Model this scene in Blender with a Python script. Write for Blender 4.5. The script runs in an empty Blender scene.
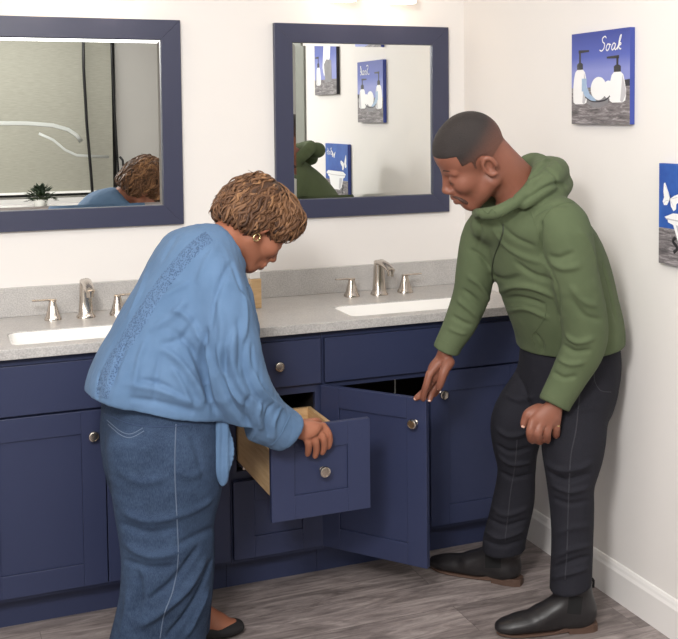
import bpy, bmesh, math, random
import numpy as np
from mathutils import Vector, Matrix
from mathutils.bvhtree import BVHTree
S = bpy.context.scene
COL = S.collection
PI = math.pi

# ------------------------------------------------------------------ camera
W, H = 678, 639
FOC = 1094.5
CX, CY, CZ = -0.7306, -3.940, 1.5547
YAW, PITCH, ROLL = 0.4016, -0.0571, -0.0082
SHX, SHY = 50.3, -141.66
fw = np.array([math.sin(YAW)*math.cos(PITCH), math.cos(YAW)*math.cos(PITCH), math.sin(PITCH)])
r0 = np.array([math.cos(YAW), -math.sin(YAW), 0.0]); u0 = np.cross(r0, fw)
rt = math.cos(ROLL)*r0 + math.sin(ROLL)*u0
up = -math.sin(ROLL)*r0 + math.cos(ROLL)*u0
CAMP = np.array([CX, CY, CZ])
cam = bpy.data.cameras.new('camera'); camo = bpy.data.objects.new('camera', cam); COL.objects.link(camo)
M = Matrix(((rt[0], up[0], -fw[0], CX), (rt[1], up[1], -fw[1], CY), (rt[2], up[2], -fw[2], CZ), (0, 0, 0, 1)))
camo.matrix_world = M
cam.sensor_fit = 'HORIZONTAL'; cam.sensor_width = 36; cam.lens = 36*FOC/W
cam.shift_x = -SHX/W; cam.shift_y = SHY/W
cam.clip_start = .05; cam.clip_end = 60
S.camera = camo
def raydir(px, py):
    return fw + rt*((px-339-SHX)/FOC) - up*((py-319.5-SHY)/FOC)
def at(px, py, Y):
    d = raydir(px, py); return CAMP + d*((Y-CAMP[1])/d[1])
def A(*t): return at(*t)

# ------------------------------------------------------------------ world, lights, exposure
S.view_settings.view_transform = 'Standard'; S.view_settings.look = 'None'
S.view_settings.gamma = 1; S.view_settings.exposure = 0.0
S.view_settings.use_curve_mapping = False
wd = bpy.data.worlds.new('World'); S.world = wd; wd.use_nodes = True
wd.node_tree.nodes['Background'].inputs[0].default_value = (.93, .96, 1, 1)
wd.node_tree.nodes['Background'].inputs[1].default_value = .34
def area(name, loc, target, size, size_y, power, color=(1, 1, 1)):
    l = bpy.data.lights.new(name, 'AREA'); l.shape = 'RECTANGLE'; l.size = size; l.size_y = size_y
    l.energy = power; l.color = color
    o = bpy.data.objects.new(name, l); COL.objects.link(o); o.location = loc
    d = Vector(target)-Vector(loc); o.rotation_euler = d.to_track_quat('-Z', 'Y').to_euler()
    return o
area('key_softbox', (-.98, -3.3, 2.27), (.5, -.4, 1.05), .42, .42, 58, (1, .98, .96))
area('fill_softbox', (.3, -3.9, 2.70), (.3, -2.6, 0), 1.8, .9, 22, (1, .99, .98))
area('added_rear_fill', (-.6, -5.0, 2.72), (-.6, -5.4, 0), 2.4, .7, 95, (1, .99, .97))  # unseen light added to brighten the rear room reflected in the left mirror
area('added_side_fill', (-2.0, -3.9, 1.75), (.9, -.7, .55), 1.0, 1.0, 24, (1, .98, .97))  # extra fill added to lift the lower right wall and baseboard
area('ceiling_panel_light', (-.2, -1.9, 2.66), (-.2, -1.9, 0), 1.8, 1.0, 16, (1, .98, .95))

# ------------------------------------------------------------------ materials
def srgb(r, g, b):
    f = lambda c: (c/255/12.92) if c/255 <= .04045 else ((c/255+.055)/1.055)**2.4
    return (f(r), f(g), f(b), 1)
class NT:
    def __init__(s, name):
        s.m = bpy.data.materials.new(name); s.m.use_nodes = True; s.t = s.m.node_tree
        s.b = s.t.nodes['Principled BSDF']
    def n(s, ty, **kw):
        x = s.t.nodes.new('ShaderNode'+ty)
        for k, v in kw.items(): setattr(x, k, v)
        return x
    def l(s, a, b): s.t.links.new(a, b)
    def coord(s, scale=(1, 1, 1), rot=(0, 0, 0), kind='Object'):
        c = s.n('TexCoord'); m = s.n('Mapping'); m.inputs['Scale'].default_value = scale; m.inputs['Rotation'].default_value = rot
        s.l(c.outputs[kind], m.inputs[0]); return m.outputs[0]
    def noise(s, co, scale, detail=4, rough=.5, dist=0):
        x = s.n('TexNoise'); x.inputs['Scale'].default_value = scale; x.inputs['Detail'].default_value = detail
        x.inputs['Roughness'].default_value = rough; x.inputs['Distortion'].default_value = dist
        s.l(co, x.inputs['Vector']); return x.outputs['Fac']
    def ramp(s, f, stops):
        x = s.n('ValToRGB'); e = x.color_ramp.elements
        while len(e) < len(stops): e.new(.5)
        for i, (p, c) in enumerate(stops): e[i].position = p; e[i].color = c
        s.l(f, x.inputs[0]); return x.outputs[0]
    def mix(s, f, a, b, bt='MIX'):
        x = s.n('Mix', data_type='RGBA', blend_type=bt)
        for sock, v in ((x.inputs[0], f), (x.inputs[6], a), (x.inputs[7], b)):
            if isinstance(v, (int, float, tuple)): sock.default_value = v
            else: s.l(v, sock)
        return x.outputs[2]
    def bump(s, h, strength, dist=.002):
        x = s.n('Bump'); x.inputs['Strength'].default_value = strength; x.inputs['Distance'].default_value = dist
        s.l(h, x.inputs['Height']); s.l(x.outputs[0], s.b.inputs['Normal'])
    def col(s, c):
        if isinstance(c, tuple): s.b.inputs['Base Color'].default_value = c
        else: s.l(c, s.b.inputs['Base Color'])
    def set(s, **kw):
        for k, v in kw.items(): s.b.inputs[k].default_value = v
        return s
def simple(name, c, rough=.5, metal=0, nscale=0, var=.06, bump=0, bscale=300, spec=.5, coat=0):
    t = NT(name); co = t.coord()
    c2 = tuple(max(0, min(1, v*(1-var))) for v in c[:3])+(1,)
    f = t.noise(co, nscale or 6, 4); t.col(t.mix(f, c, c2))
    t.set(Roughness=rough, Metallic=metal); t.b.inputs['Specular IOR Level'].default_value = spec
    if coat: t.b.inputs['Coat Weight'].default_value = coat
    if bump: t.bump(t.noise(co, bscale, 2), bump)
    return t.m
MT = {}
MT['wall'] = simple('wall_paint', srgb(232, 228, 224), .75, nscale=2, var=.02, bump=.05, bscale=180, spec=.2)
MT['ceil'] = simple('ceiling_paint', srgb(240, 238, 234), .8, nscale=2, var=.02)
MT['trim'] = simple('white_trim_paint', srgb(236, 233, 230), .35, nscale=3, var=.02)
MT['greytrim'] = simple('grey_metal_trim', srgb(128, 130, 122), .5, var=.05)
MT['navy'] = simple('navy_cabinet_paint', srgb(47, 54, 83), .42, nscale=3, var=.1, bump=.03, bscale=60, spec=.4)
MT['navyframe'] = simple('navy_mirror_frame_paint', srgb(56, 59, 82), .38, nscale=3, var=.08, spec=.5)
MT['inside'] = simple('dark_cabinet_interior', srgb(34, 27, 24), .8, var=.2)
MT['nickel'] = simple('brushed_nickel', srgb(205, 196, 186), .24, 1, nscale=40, var=.1)
MT['chrome'] = simple('chrome', srgb(225, 225, 225), .1, 1, var=.02)
MT['ceramic'] = simple('white_ceramic', srgb(246, 244, 240), .12, var=.02, coat=.4)
MT['glass_shade'] = NT('frosted_lamp_glass').m
MT['black'] = simple('black_plastic', srgb(18, 18, 20), .4)
MT['gold'] = simple('gold', srgb(230, 205, 150), .25, 1)
t = NT('lit_lamp_glass'); t.set(**{'Base Color': (1, .93, .8, 1), 'Roughness': .4, 'Emission Color': (1, .84, .68, 1), 'Emission Strength': 3.2}); MT['lamp'] = t.m
# mirror
t = NT('mirror_glass'); t.set(**{'Base Color': (.90, .92, .90, 1), 'Metallic': 1, 'Roughness': 0.0}); MT['mirror'] = t.m
# countertop
t = NT('grey_speckled_quartz'); co = t.coord()
v = t.n('TexVoronoi'); v.inputs['Scale'].default_value = 260; t.l(co, v.inputs['Vector'])
f1 = t.noise(co, 9, 8, .65, .6)
base = t.ramp(f1, [(.3, srgb(168, 165, 163)), (.5, srgb(180, 177, 174)), (.7, srgb(190, 187, 183))])
sp = t.ramp(t.noise(co, 240, 2), [(.42, (0, 0, 0, 1)), (.56, (1, 1, 1, 1))])
t.col(t.mix(.35, base, t.mix(sp, srgb(150, 147, 146), srgb(205, 203, 200))))
t.set(Roughness=.28); MT['quartz'] = t.m
# floor planks
t = NT('grey_wood_plank_floor'); co = t.coord()
br = t.n('TexBrick'); br.offset = .37; br.inputs['Scale'].default_value = 1; br.inputs['Brick Width'].default_value = 1.22
br.inputs['Row Height'].default_value = .18; br.inputs['Mortar Size'].default_value = .0008; br.inputs['Mortar Smooth'].default_value = .1
br.inputs['Color1'].default_value = (0, 0, 0, 1); br.inputs['Color2'].default_value = (1, 1, 1, 1); br.inputs['Bias'].default_value = 0
t.l(co, br.inputs['Vector'])
m2 = t.n('Mapping'); m2.inputs['Scale'].default_value = (1.1, 6.5, 1); t.l(co, m2.inputs[0])
add = t.n('VectorMath', operation='ADD'); t.l(m2.outputs[0], add.inputs[0])
sc = t.n('VectorMath', operation='SCALE'); sc.inputs['Scale'].default_value = 3.7; t.l(br.outputs['Color'], sc.inputs[0]); t.l(sc.outputs[0], add.inputs[1])
g1 = t.noise(add.outputs[0], 2.6, 9, .66, 1.8)
g2 = t.noise(add.outputs[0], 14, 6, .7, .5)
c1 = t.ramp(g1, [(.30, srgb(66, 58, 58)), (.43, srgb(108, 98, 97)), (.55, srgb(140, 129, 127)), (.68, srgb(172, 162, 158))])
c2 = t.ramp(g2, [(.35, srgb(96, 88, 85)), (.65, srgb(162, 153, 147))])
cc = t.mix(.3, c1, c2)
tint = t.mix(.14, cc, br.outputs['Color'], 'OVERLAY')
t.col(t.mix(br.outputs['Fac'], tint, srgb(88, 80, 78))); t.set(Roughness=.5)
t.bump(g2, .12, .001); MT['floor'] = t.m
# wood
t = NT('birch_drawer_wood'); co = t.coord((1.2, 1.2, 14))
f = t.noise(co, 6, 6, .6, .8); t.col(t.ramp(f, [(.3, srgb(196, 158, 112)), (.7, srgb(222, 190, 146))])); t.set(Roughness=.45); MT['birch'] = t.m
# shade
t = NT('woven_roller_shade'); co = t.coord((3, 1, 60))
f = t.noise(co, 5, 5, .6); t.col(t.ramp(f, [(.3, srgb(148, 146, 134)), (.7, srgb(168, 166, 154))])); t.set(Roughness=.8); MT['shade'] = t.m
t = NT('window_glass'); t.set(**{'Base Color': (.9, .95, .93, 1), 'Roughness': .02, 'Transmission Weight': 1, 'IOR': 1.45}); MT['glass'] = t.m

# ------------------------------------------------------------------ object helpers
def mesh_obj(name, verts, faces, mat, parent=None, smooth=False, mi=None):
    me = bpy.data.meshes.new(name); me.from_pydata([tuple(map(float, v)) for v in verts], [], faces); me.update()
    mats = mat if isinstance(mat, (list, tuple)) else [mat]
    for m in mats: me.materials.append(m)
    if mi is not None: me.polygons.foreach_set('material_index', mi)
    if smooth: me.polygons.foreach_set('use_smooth', [True]*len(me.polygons))
    o = bpy.data.objects.new(name, me); COL.objects.link(o)
    if parent: o.parent = parent
    return o
def bm_obj(name, bm, mat, parent=None, smooth=False, bevel=0, sharp=None):
    bmesh.ops.recalc_face_normals(bm, faces=bm.faces)
    me = bpy.data.meshes.new(name); bm.to_mesh(me); bm.free()
    for m in (mat if isinstance(mat, (list, tuple)) else [mat]): me.materials.append(m)
    if smooth:
        me.polygons.foreach_set('use_smooth', [True]*len(me.polygons))
        if sharp: me.set_sharp_from_angle(angle=sharp)
    o = bpy.data.objects.new(name, me); COL.objects.link(o)
    if parent: o.parent = parent
    if bevel:
        b = o.modifiers.new('bevel', 'BEVEL'); b.width = bevel; b.segments = 2; b.limit_method = 'ANGLE'
    return o
def bx(bm, x0, x1, y0, y1, z0, z1, mi=0):
    vs = [bm.verts.new(p) for p in ((x0, y0, z0), (x1, y0, z0), (x1, y1, z0), (x0, y1, z0), (x0, y0, z1), (x1, y0, z1), (x1, y1, z1), (x0, y1, z1))]
    for f in ((0, 3, 2, 1), (4, 5, 6, 7), (0, 1, 5, 4), (1, 2, 6, 5), (2, 3, 7, 6), (3, 0, 4, 7)):
        bm.faces.new([vs[i] for i in f]).material_index = mi
    return vs
def box(name, x0, x1, y0, y1, z0, z1, mat, parent=None, bevel=0):
    bm = bmesh.new(); bx(bm, x0, x1, y0, y1, z0, z1); return bm_obj(name, bm, mat, parent, bevel=bevel)
def tag(o, label=None, cat=None, group=None, kind=None):
    if label: o['label'] = label
    if cat: o['category'] = cat
    if group: o['group'] = group
    if kind: o['kind'] = kind
    return o
def empty(name, loc, label, cat, group=None, rz=0):
    o = bpy.data.objects.new(name, None); COL.objects.link(o); o.location = loc; o.rotation_euler = (0, 0, rz)
    o.empty_display_size = .05
    return tag(o, label, cat, group)
def basis(d):
    d = Vector(d).normalized(); a = Vector((0, 0, 1)) if abs(d.z) < .9 else Vector((1, 0, 0))
    u = d.cross(a).normalized(); return d, u, d.cross(u).normalized()
def lathe(bm, prof, origin, axis, seg=24, mi=0):
    d, u, v = basis(axis); o = Vector(origin); rings = []
    for (r, h) in prof:
        c = o+d*h
        rings.append([bm.verts.new(c)] if r < 1e-6 else [bm.verts.new(c+(u*math.cos(2*PI*i/seg)+v*math.sin(2*PI*i/seg))*r) for i in range(seg)])
    for a, b in zip(rings, rings[1:]):
        for i in range(seg):
            j = (i+1) % seg
            if len(a) == 1 and len(b) == 1: continue
            if len(a) == 1: f = [a[0], b[i], b[j]]
            elif len(b) == 1: f = [a[i], a[j], b[0]]
            else: f = [a[i], a[j], b[j], b[i]]
            bm.faces.new(f).material_index = mi
    for rg in (rings[0], rings[-1]):
        if len(rg) > 1: bm.faces.new(rg)
def tube(bm, pts, rad, seg=8, flat=1.0, nrm=None, mi=0):
    pts = [Vector(p) for p in pts]; n = len(pts)
    rads = rad if isinstance(rad, (list, tuple)) else [rad]*n
    rings = []; pu = None
    for i, p in enumerate(pts):
        d = (pts[min(i+1, n-1)]-pts[max(i-1, 0)]).normalized()
        if nrm is not None:
            w = Vector(nrm[i] if isinstance(nrm, list) else nrm); u = d.cross(w).normalized()
        elif pu is None: u = basis(d)[1]
        else: u = (pu-d*pu.dot(d)).normalized()
        pu = u; v = d.cross(u)
        rings.append([bm.verts.new(p+(u*math.cos(2*PI*k/seg)+v*(math.sin(2*PI*k/seg)*flat))*rads[i]) for k in range(seg)])
    for a, b in zip(rings, rings[1:]):
        for i in range(seg):
            j = (i+1) % seg; bm.faces.new([a[i], a[j], b[j], b[i]]).material_index = mi
    bm.faces.new(rings[0][::-1]).material_index = mi; bm.faces.new(rings[-1]).material_index = mi

# ------------------------------------------------------------------ room
XW = 1.2725
tag(box('floor', -3.2, 4.2, -7.0, .12, -.05, 0, MT['floor']), kind='structure')
tag(box('ceiling', -3.2, 4.2, -7.0, .12, 2.75, 2.8, MT['ceil']), kind='structure')
tag(box('wall_back', -3.2, XW+.14, 0, .12, 0, 2.75, MT['wall']), kind='structure')
tag(box('wall_right', XW, XW+.14, -2.0, 0, 0, 2.75, MT['wall']), kind='structure')
tag(box('trim_1', XW-.012, XW+.152, -2.15, -2.0, 0, 2.75, MT['greytrim']), 'grey metal end post of the right wall', kind='structure')
tag(box('wall_left', -3.2, -3.08, -7.0, 0, 0, 2.75, MT['wall']), kind='structure')
tag(box('wall_far_right', 4.08, 4.2, -7.0, .12, 0, 2.75, MT['wall']), kind='structure')
bm = bmesh.new(); bx(bm, XW+.14, 4.08, -.9, -.78, 0, 2.75); tag(bm_obj('wall_alcove', bm, MT['wall']), kind='structure')
# baseboard with a moulded profile on the right wall
def profile_x(name, prof, y0, y1, mat):
    n = len(prof); vs = [(x, y0, z) for x, z in prof]+[(x, y1, z) for x, z in prof]
    fs = [(i, (i+1) % n, n+(i+1) % n, n+i) for i in range(n)]+[tuple(range(n))[::-1], tuple(range(n, 2*n))]
    o = mesh_obj(name, vs, fs, mat); bm = bmesh.new(); bm.from_mesh(o.data); bmesh.ops.recalc_face_normals(bm, faces=bm.faces); bm.to_mesh(o.data); bm.free(); return o
pb = [(XW, 0), (XW-.014, 0), (XW-.014, .095), (XW-.010, .104), (XW-.008, .112), (XW-.004, .120), (XW, .122)]
tag(profile_x('baseboard_right', pb, -2.0, -.475, MT['trim']), kind='structure')
# window wall behind the camera (seen in the left mirror)
YB = -6.2
bm = bmesh.new()
WX0, WX1, WZ0, WZ1 = -1.9, .88, .86, 2.5
bx(bm, -3.08, WX0, YB-.12, YB, 0, 2.75); bx(bm, WX1, 4.08, YB-.12, YB, 0, 2.75)
bx(bm, WX0, WX1, YB-.12, YB, 0, WZ0); bx(bm, WX0, WX1, YB-.12, YB, WZ1, 2.75)
tag(bm_obj('wall_front', bm, simple('grey_wall_paint', srgb(196, 193, 188), .8, var=.03)), kind='structure')
wf = empty('window_1', (0, YB-.06, WZ0), None, None); tag(wf, 'wide window behind a grey roller shade with dark frame posts', kind='structure')
def loc_box(name, x0, x1, y0, y1, z0, z1, mat, par, bevel=0):
    L = par.location; return box(name, x0-L.x, x1-L.x, y0-L.y, y1-L.y, z0-L.z, z1-L.z, mat, par, bevel)
bm = bmesh.new()
def bxl(x0, x1, y0, y1, z0, z1): bx(bm, x0, x1, y0-YB+.06, y1-YB+.06, z0-WZ0, z1-WZ0)
bxl(WX0, WX1, YB-.09, YB-.03, WZ0, WZ0+.05); bxl(WX0, WX1, YB-.09, YB-.03, WZ1-.05, WZ1)
for x in (WX0, -.62, WX1-.05): bxl(x, x+.05, YB-.09, YB-.03, WZ0, WZ1)
bm_obj('window_frame', bm, MT['black'], wf)
loc_box('pane', WX0+.05, WX1-.05, YB-.065, YB-.058, WZ0+.05, WZ1-.05, MT['glass'], wf)
# roller shade
sh = empty('roller_shade', (-.5, YB+.03, WZ0+.04), 'grey woven roller shade pulled down over the wide window', 'shade')
def bowed(name, x0, x1, z0, z1, y, bow, mat, par, th=.004, seg=16):
    L = par.location; vs = []; fs = []
    for s in (0, 1):
        for i in range(seg+1):
            v = i/seg; z = z0+(z1-z0)*v
            for x in (x0, x1): vs.append((x-L.x, y+bow*math.sin(v*PI)+s*th-L.y, z-L.z))
    n = (seg+1)*2
    for i in range(seg):
        a = 2*i; fs += [(a, a+1, a+3, a+2), (n+a, n+a+2, n+a+3, n+a+1), (a, a+2, n+a+2, n+a), (a+1, n+a+1, n+a+3, a+3)]
    fs += [(0, n, n+1, 1), (n-2, n-1, 2*n-1, 2*n-2)]
    return mesh_obj(name, vs, fs, mat, par, smooth=False)
bowed('shade_fabric', WX0+.02, .835, .90, 2.45, YB+.03, .03, MT['shade'], sh)
loc_box('bottom_bar', WX0+.02, .835, YB+.025, YB+.045, .885, .905, MT['ceramic'], sh)
Ls = sh.location
def bowy(z): return YB+.0345+.03*math.sin(PI*(z-.90)/1.55)
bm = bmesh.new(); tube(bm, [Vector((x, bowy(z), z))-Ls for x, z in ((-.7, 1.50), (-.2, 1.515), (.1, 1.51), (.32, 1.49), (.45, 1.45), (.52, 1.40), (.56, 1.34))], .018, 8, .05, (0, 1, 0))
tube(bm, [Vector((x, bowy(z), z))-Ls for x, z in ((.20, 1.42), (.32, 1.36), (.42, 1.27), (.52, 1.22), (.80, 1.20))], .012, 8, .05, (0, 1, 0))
bm_obj('painted_light_streak', bm, simple('painted_shade_reflection', srgb(198, 200, 196), .7), sh, True)  # pale strips painted as streaks of reflected light on the roller shade
bm = bmesh.new(); tube(bm, [(.595, YB+.12, 2.6), (.585, YB+.14, 2.0), (.60, YB+.15, 1.5), (.625, YB+.14, 1.1), (.64, YB+.12, .86)], .013, 8)
tag(bm_obj('hanging_cable', bm, MT['black'], smooth=True), 'thick black cable hanging down in front of the roller shade', 'cable')
dp = empty('thin_pole', (.86, YB+.10, 0), 'thin dark pole with a small handle at the right edge of the shade', 'pole')
bm = bmesh.new(); tube(bm, [(-.03, 0, 2.6), (-.02, 0, 2.0), (0, 0, 1.4), (.02, 0, .9), (.03, 0, 0)], .009, 8); bm_obj('shaft', bm, MT['black'], dp, True)
bm = bmesh.new(); tube(bm, [(.03, .0, 1.20), (.05, .02, 1.17), (.055, .02, 1.11), (.035, 0, 1.07)], .011, 8); bm_obj('handle', bm, MT['black'], dp, True)
tag(box('window_sill', WX0-.05, .93, YB, YB+.13, .80, .845, MT['trim']), kind='structure').name = 'trim_2'
# counter and plant in the reflection
ct = empty('console_table', (-.75, -5.7, 0), 'long white console table under the shaded window', 'table')
loc_box('table_top', -1.9, .50, -5.98, -5.40, .775, .81, MT['ceramic'], ct, .004)
for x in (-1.86, .43):
    for y in (-5.95, -5.46): loc_box('leg', x, x+.04, y, y+.04, 0, .775, MT['ceramic'], ct)
pp = empty('potted_plant', (.165, -5.75, .81), 'small leafy green plant in a white pot on the console table', 'plant')
bm = bmesh.new(); lathe(bm, [(0, 0), (.05, 0), (.062, .06), (.056, .06), (.05, .05), (0, .05)], (0, 0, 0), (0, 0, 1)); bm_obj('pot', bm, MT['ceramic'], pp, True, sharp=.6)
rnd = random.Random(4); bm = bmesh.new(); bs = bmesh.new()
for i in range(150):
    a = rnd.uniform(0, 2*PI); e = rnd.uniform(-.1, 1.3); L = rnd.uniform(.05, .125)
    d = Vector((math.cos(a)*math.cos(e), math.sin(a)*math.cos(e), math.sin(e))); p = Vector((0, 0, .055)); q = p+d*L
    if i % 3 == 0: tube(bs, [p, (p+q)/2+Vector((0, 0, .01)), q], .0015, 5)
    s = d.cross(Vector((0, 0, 1))).normalized()*rnd.uniform(.013, .02); t2 = d*.045; n = s.cross(d).normalized()*.006
    vv = [bm.verts.new(q-t2*.4), bm.verts.new(q+s+n), bm.verts.new(q+t2*.8), bm.verts.new(q-s+n)]; bm.faces.new(vv)
bm_obj('stems', bs, simple('stem_green', srgb(70, 84, 48), .6), pp)
bm_obj('leaves', bm, simple('leaf_green', srgb(38, 56, 34), .5, var=.3, nscale=30), pp)

# ------------------------------------------------------------------ vanity
YD, YF, YT = -.555, -.535, -.468
ZB, ZT0 = .1209, .6645
def panel_door(bm, x0, x1, z0, z1, yf, th=.02, st=.07, rec=.0055, cham=.0):
    """shaker front in the XZ plane, front face at yf, recessed panel"""
    bx(bm, x0, x0+st, yf, yf+th, z0, z1); bx(bm, x1-st, x1, yf, yf+th, z0, z1)
    bx(bm, x0+st, x1-st, yf, yf+th, z0, z0+st); bx(bm, x0+st, x1-st, yf, yf+th, z1-st, z1)
    bx(bm, x0+st, x1-st, yf+rec, yf+th-.003, z0+st, z1-st)
def knob(par, p, d=(0, -1, 0), label=None):
    bm = bmesh.new()
    lathe(bm, [(0, -.004), (.0085, -.004), (.0085, 0), (.0055, .003), (.005, .012), (.009, .017), (.0155, .019), (.0165, .023), (.0150, .0275), (.012, .0285), (.0115, .0275), (0, .0285)], p, d, 28)
    o = bm_obj('knob', bm, MT['nickel'], par, True, sharp=.7)
    return o
def cabinet(name, x0, x1, label, opens, cat='cabinet', filler=0):
    c = empty(name, ((x0+x1)/2, -.27, 0), label, cat); L = c.location; bm = bmesh.new()
    def b(a, b2, c1, d, e, f): bx(bm, a-L.x, b2-L.x, c1-L.y, d-L.y, e-L.z, f-L.z)
    g = .0004
    b(x0+g, x0+.016, YF+.02, -.004, .105, .84); b(x1-.016, x1-g, YF+.02, -.004, .105, .84)
    b(x0+.016, x1-.016, YF+.02, -.004, .105, .121); b(x0+.016, x1-.016, -.016, -.004, .121, .84)
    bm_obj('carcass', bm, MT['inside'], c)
    bm = bmesh.new()
    # face frame as a grid of bars around the openings
    xs = sorted({x0+g, x1-g, *[v for o in opens for v in o[:2]]}); zs = sorted({.105, .8445, *[v for o in opens for v in o[2:]]})
    for i in range(len(xs)-1):
        for j in range(len(zs)-1):
            mx, mz = (xs[i]+xs[i+1])/2, (zs[j]+zs[j+1])/2
            if any(o[0] < mx < o[1] and o[2] < mz < o[3] for o in opens): continue
            b(xs[i], xs[i+1], YF, YF+.02, zs[j], zs[j+1])
    bmesh.ops.remove_doubles(bm, verts=bm.verts, dist=1e-5)
    bm_obj('face_frame', bm, MT['navy'], c)
    loc_box('toe_kick', x0+g, x1-g, YT, YT+.015, 0, .105, MT['navy'], c)
    return c
def front(c, kind, x0, x1, z0, z1, yf=YD, k=None, shaker=True, name='door'):
    L = c.location; bm = bmesh.new()
    if shaker: panel_door(bm, x0-L.x, x1-L.x, z0-L.z, z1-L.z, yf-L.y)
    else: bx(bm, x0-L.x, x1-L.x, yf-L.y, yf+.0195-L.y, z0-L.z, z1-L.z)
    o = bm_obj(name, bm, MT['navy'], c, bevel=.0012)
    if k: knob(o, (k[0]-L.x, yf-L.y, k[1]-L.z))
    return o
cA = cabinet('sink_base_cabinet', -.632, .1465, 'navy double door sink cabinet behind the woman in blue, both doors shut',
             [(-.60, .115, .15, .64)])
front(cA, 0, -.628, .141, .6715, .8205, shaker=False, name='false_front')
front(cA, 0, -.628, -.2475, ZB, ZT0, k=(-.283, .589)); front(cA, 0, -.2440, .141, ZB, ZT0, k=(-.208, .589))
cB = cabinet('drawer_base_cabinet', .1470, .4625, 'navy three drawer cabinet whose middle drawer is pulled out', [(.170, .440, .70, .81), (.170, .440, .405, .640), (.170, .440, .14, .365)])
front(cB, 0, .1525, .4565, .6715, .8205, k=(.307, .745), shaker=False, name='drawer')
front(cB, 0, .1525, .4565, ZB, .378, k=(.3045, .262), name='drawer')
# pulled-out drawer
L = cB.location; OFF = -.427
dr = front(cB, 0, .1525, .4565, .3925, .6625, yf=YD+OFF, k=(.3070, .528), name='drawer'); dr['label'] = 'middle drawer pulled out with a birch box'
bm = bmesh.new(); y0, y1 = YD+OFF+.021-L.y, -.490-L.y; z0, z1 = .443, .580; x0, x1 = .172-L.x, .438-L.x
bx(bm, x0, x0+.013, y0, y1, z0, z1); bx(bm, x1-.013, x1, y0, y1, z0, z1); bx(bm, x0+.013, x1-.013, y0, y0+.013, z0, z1)
bx(bm, x0+.013, x1-.013, y1-.013, y1, z0, z1); bx(bm, x0+.013, x1-.013, y0+.013, y1-.013, z0+.012, z0+.02)
bm_obj('drawer_box', bm, MT['birch'], dr)
bm = bmesh.new()
for xx in (x0+.001, x1-.013): bx(bm, xx, xx+.010, y0+.36, -.03-L.y, z0-.012, z0-.0005)
bm_obj('slide', bm, MT['nickel'], cB)
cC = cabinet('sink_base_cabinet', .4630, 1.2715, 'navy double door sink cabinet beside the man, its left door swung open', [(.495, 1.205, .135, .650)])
front(cC, 0, .4700, 1.2360, .6715, .8205, shaker=False, name='false_front')
front(cC, 0, .8560, 1.2360, ZB, ZT0, k=(.897, .589))
# open door, hinged at its left edge
L = cC.location; hx, hy = .4680, YF-.004
ang = -math.atan2(.312, .237)
hd = bpy.data.objects.new('door', None)
bm = bmesh.new(); panel_door(bm, .003, .398, ZB, ZT0, -.02)
dC = bm_obj('door', bm, MT['navy'], cC, bevel=.0018); dC.location = (hx-L.x, hy-L.y, 0); dC.rotation_euler = (0, 0, ang); dC['label'] = 'left door standing open'
knob(dC, (.360, -.02, .587))
bpy.data.objects.remove(hd)
for z in (.18, .56):
    bm = bmesh.new(); bx(bm, -.004, .03, .0005, .010, z, z+.045); bx(bm, -.016, .006, .004, .02, z+.008, z+.037); bm_obj('hinge', bm, MT['nickel'], dC)
# supply hose inside
bm = bmesh.new(); q0, q1 = at(395, 391, -.25), at(395, 372, -.25); tube(bm, [(q0[0], -.03, .30), (q0[0], -.20, q0[2]-.15), tuple(q0), tuple(q1), (q1[0], -.25, .70)], .0032, 8)
tag(bm_obj('supply_hose', bm, MT['ceramic'], smooth=True), 'thin pale water supply hose inside the open sink cabinet', 'hose')

# countertop with two sink cut-outs and backsplash
SK = [(-.508, .028), (.585, 1.120)]; SY0, SY1 = -.512, -.298
ctop = empty('countertop', (.3, -.3, .845), 'long speckled grey stone vanity top with a low backsplash', 'countertop')
bm = bmesh.new(); xs = [-.65, SK[0][0], SK[0][1], SK[1][0], SK[1][1], XW]; ys = [-.573, SY0, SY1, 0]
Lc = ctop.location
def rr(x0, x1, y0, y1, r, n=5):
    out = []
    for cx, cy, a0 in ((x1-r, y1-r, 0), (x0+r, y1-r, 90), (x0+r, y0+r, 180), (x1-r, y0+r, 270)):
        for i in range(n+1):
            a = math.radians(a0+90*i/n); out.append((cx+r*math.cos(a), cy+r*math.sin(a)))
    return out
# slab: build with rounded holes using triangle fill
def slab_with_holes(outer, holes, z0, z1):
    bm = bmesh.new(); edges = []; loops = []
    for lp in [outer]+holes:
        vs = [bm.verts.new((x, y, z1)) for x, y in lp]; loops.append(vs)
        edges += [bm.edges.new((vs[i], vs[(i+1) % len(vs)])) for i in range(len(vs))]
    bmesh.ops.triangle_fill(bm, use_beauty=True, use_dissolve=False, edges=edges)
    ret = bmesh.ops.extrude_face_region(bm, geom=list(bm.faces))
    for v in [g for g in ret['geom'] if isinstance(g, bmesh.types.BMVert)]: v.co.z = z0
    return bm
holes = [rr(a-Lc.x, b-Lc.x, SY0-Lc.y, SY1-Lc.y, .03) for a, b in SK]
outer = [(-.65-Lc.x, -.573-Lc.y), (XW-.0005-Lc.x, -.573-Lc.y), (XW-.0005-Lc.x, -.0005-Lc.y), (-.65-Lc.x, -.0005-Lc.y)]
bm = slab_with_holes(outer, holes, 0, .031)
bm_obj('slab', bm, MT['quartz'], ctop, bevel=.002)
loc_box('backsplash', -.65, XW-.0005, -.0205, -.0005, .8762, .9755, MT['quartz'], ctop, .0015)
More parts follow.
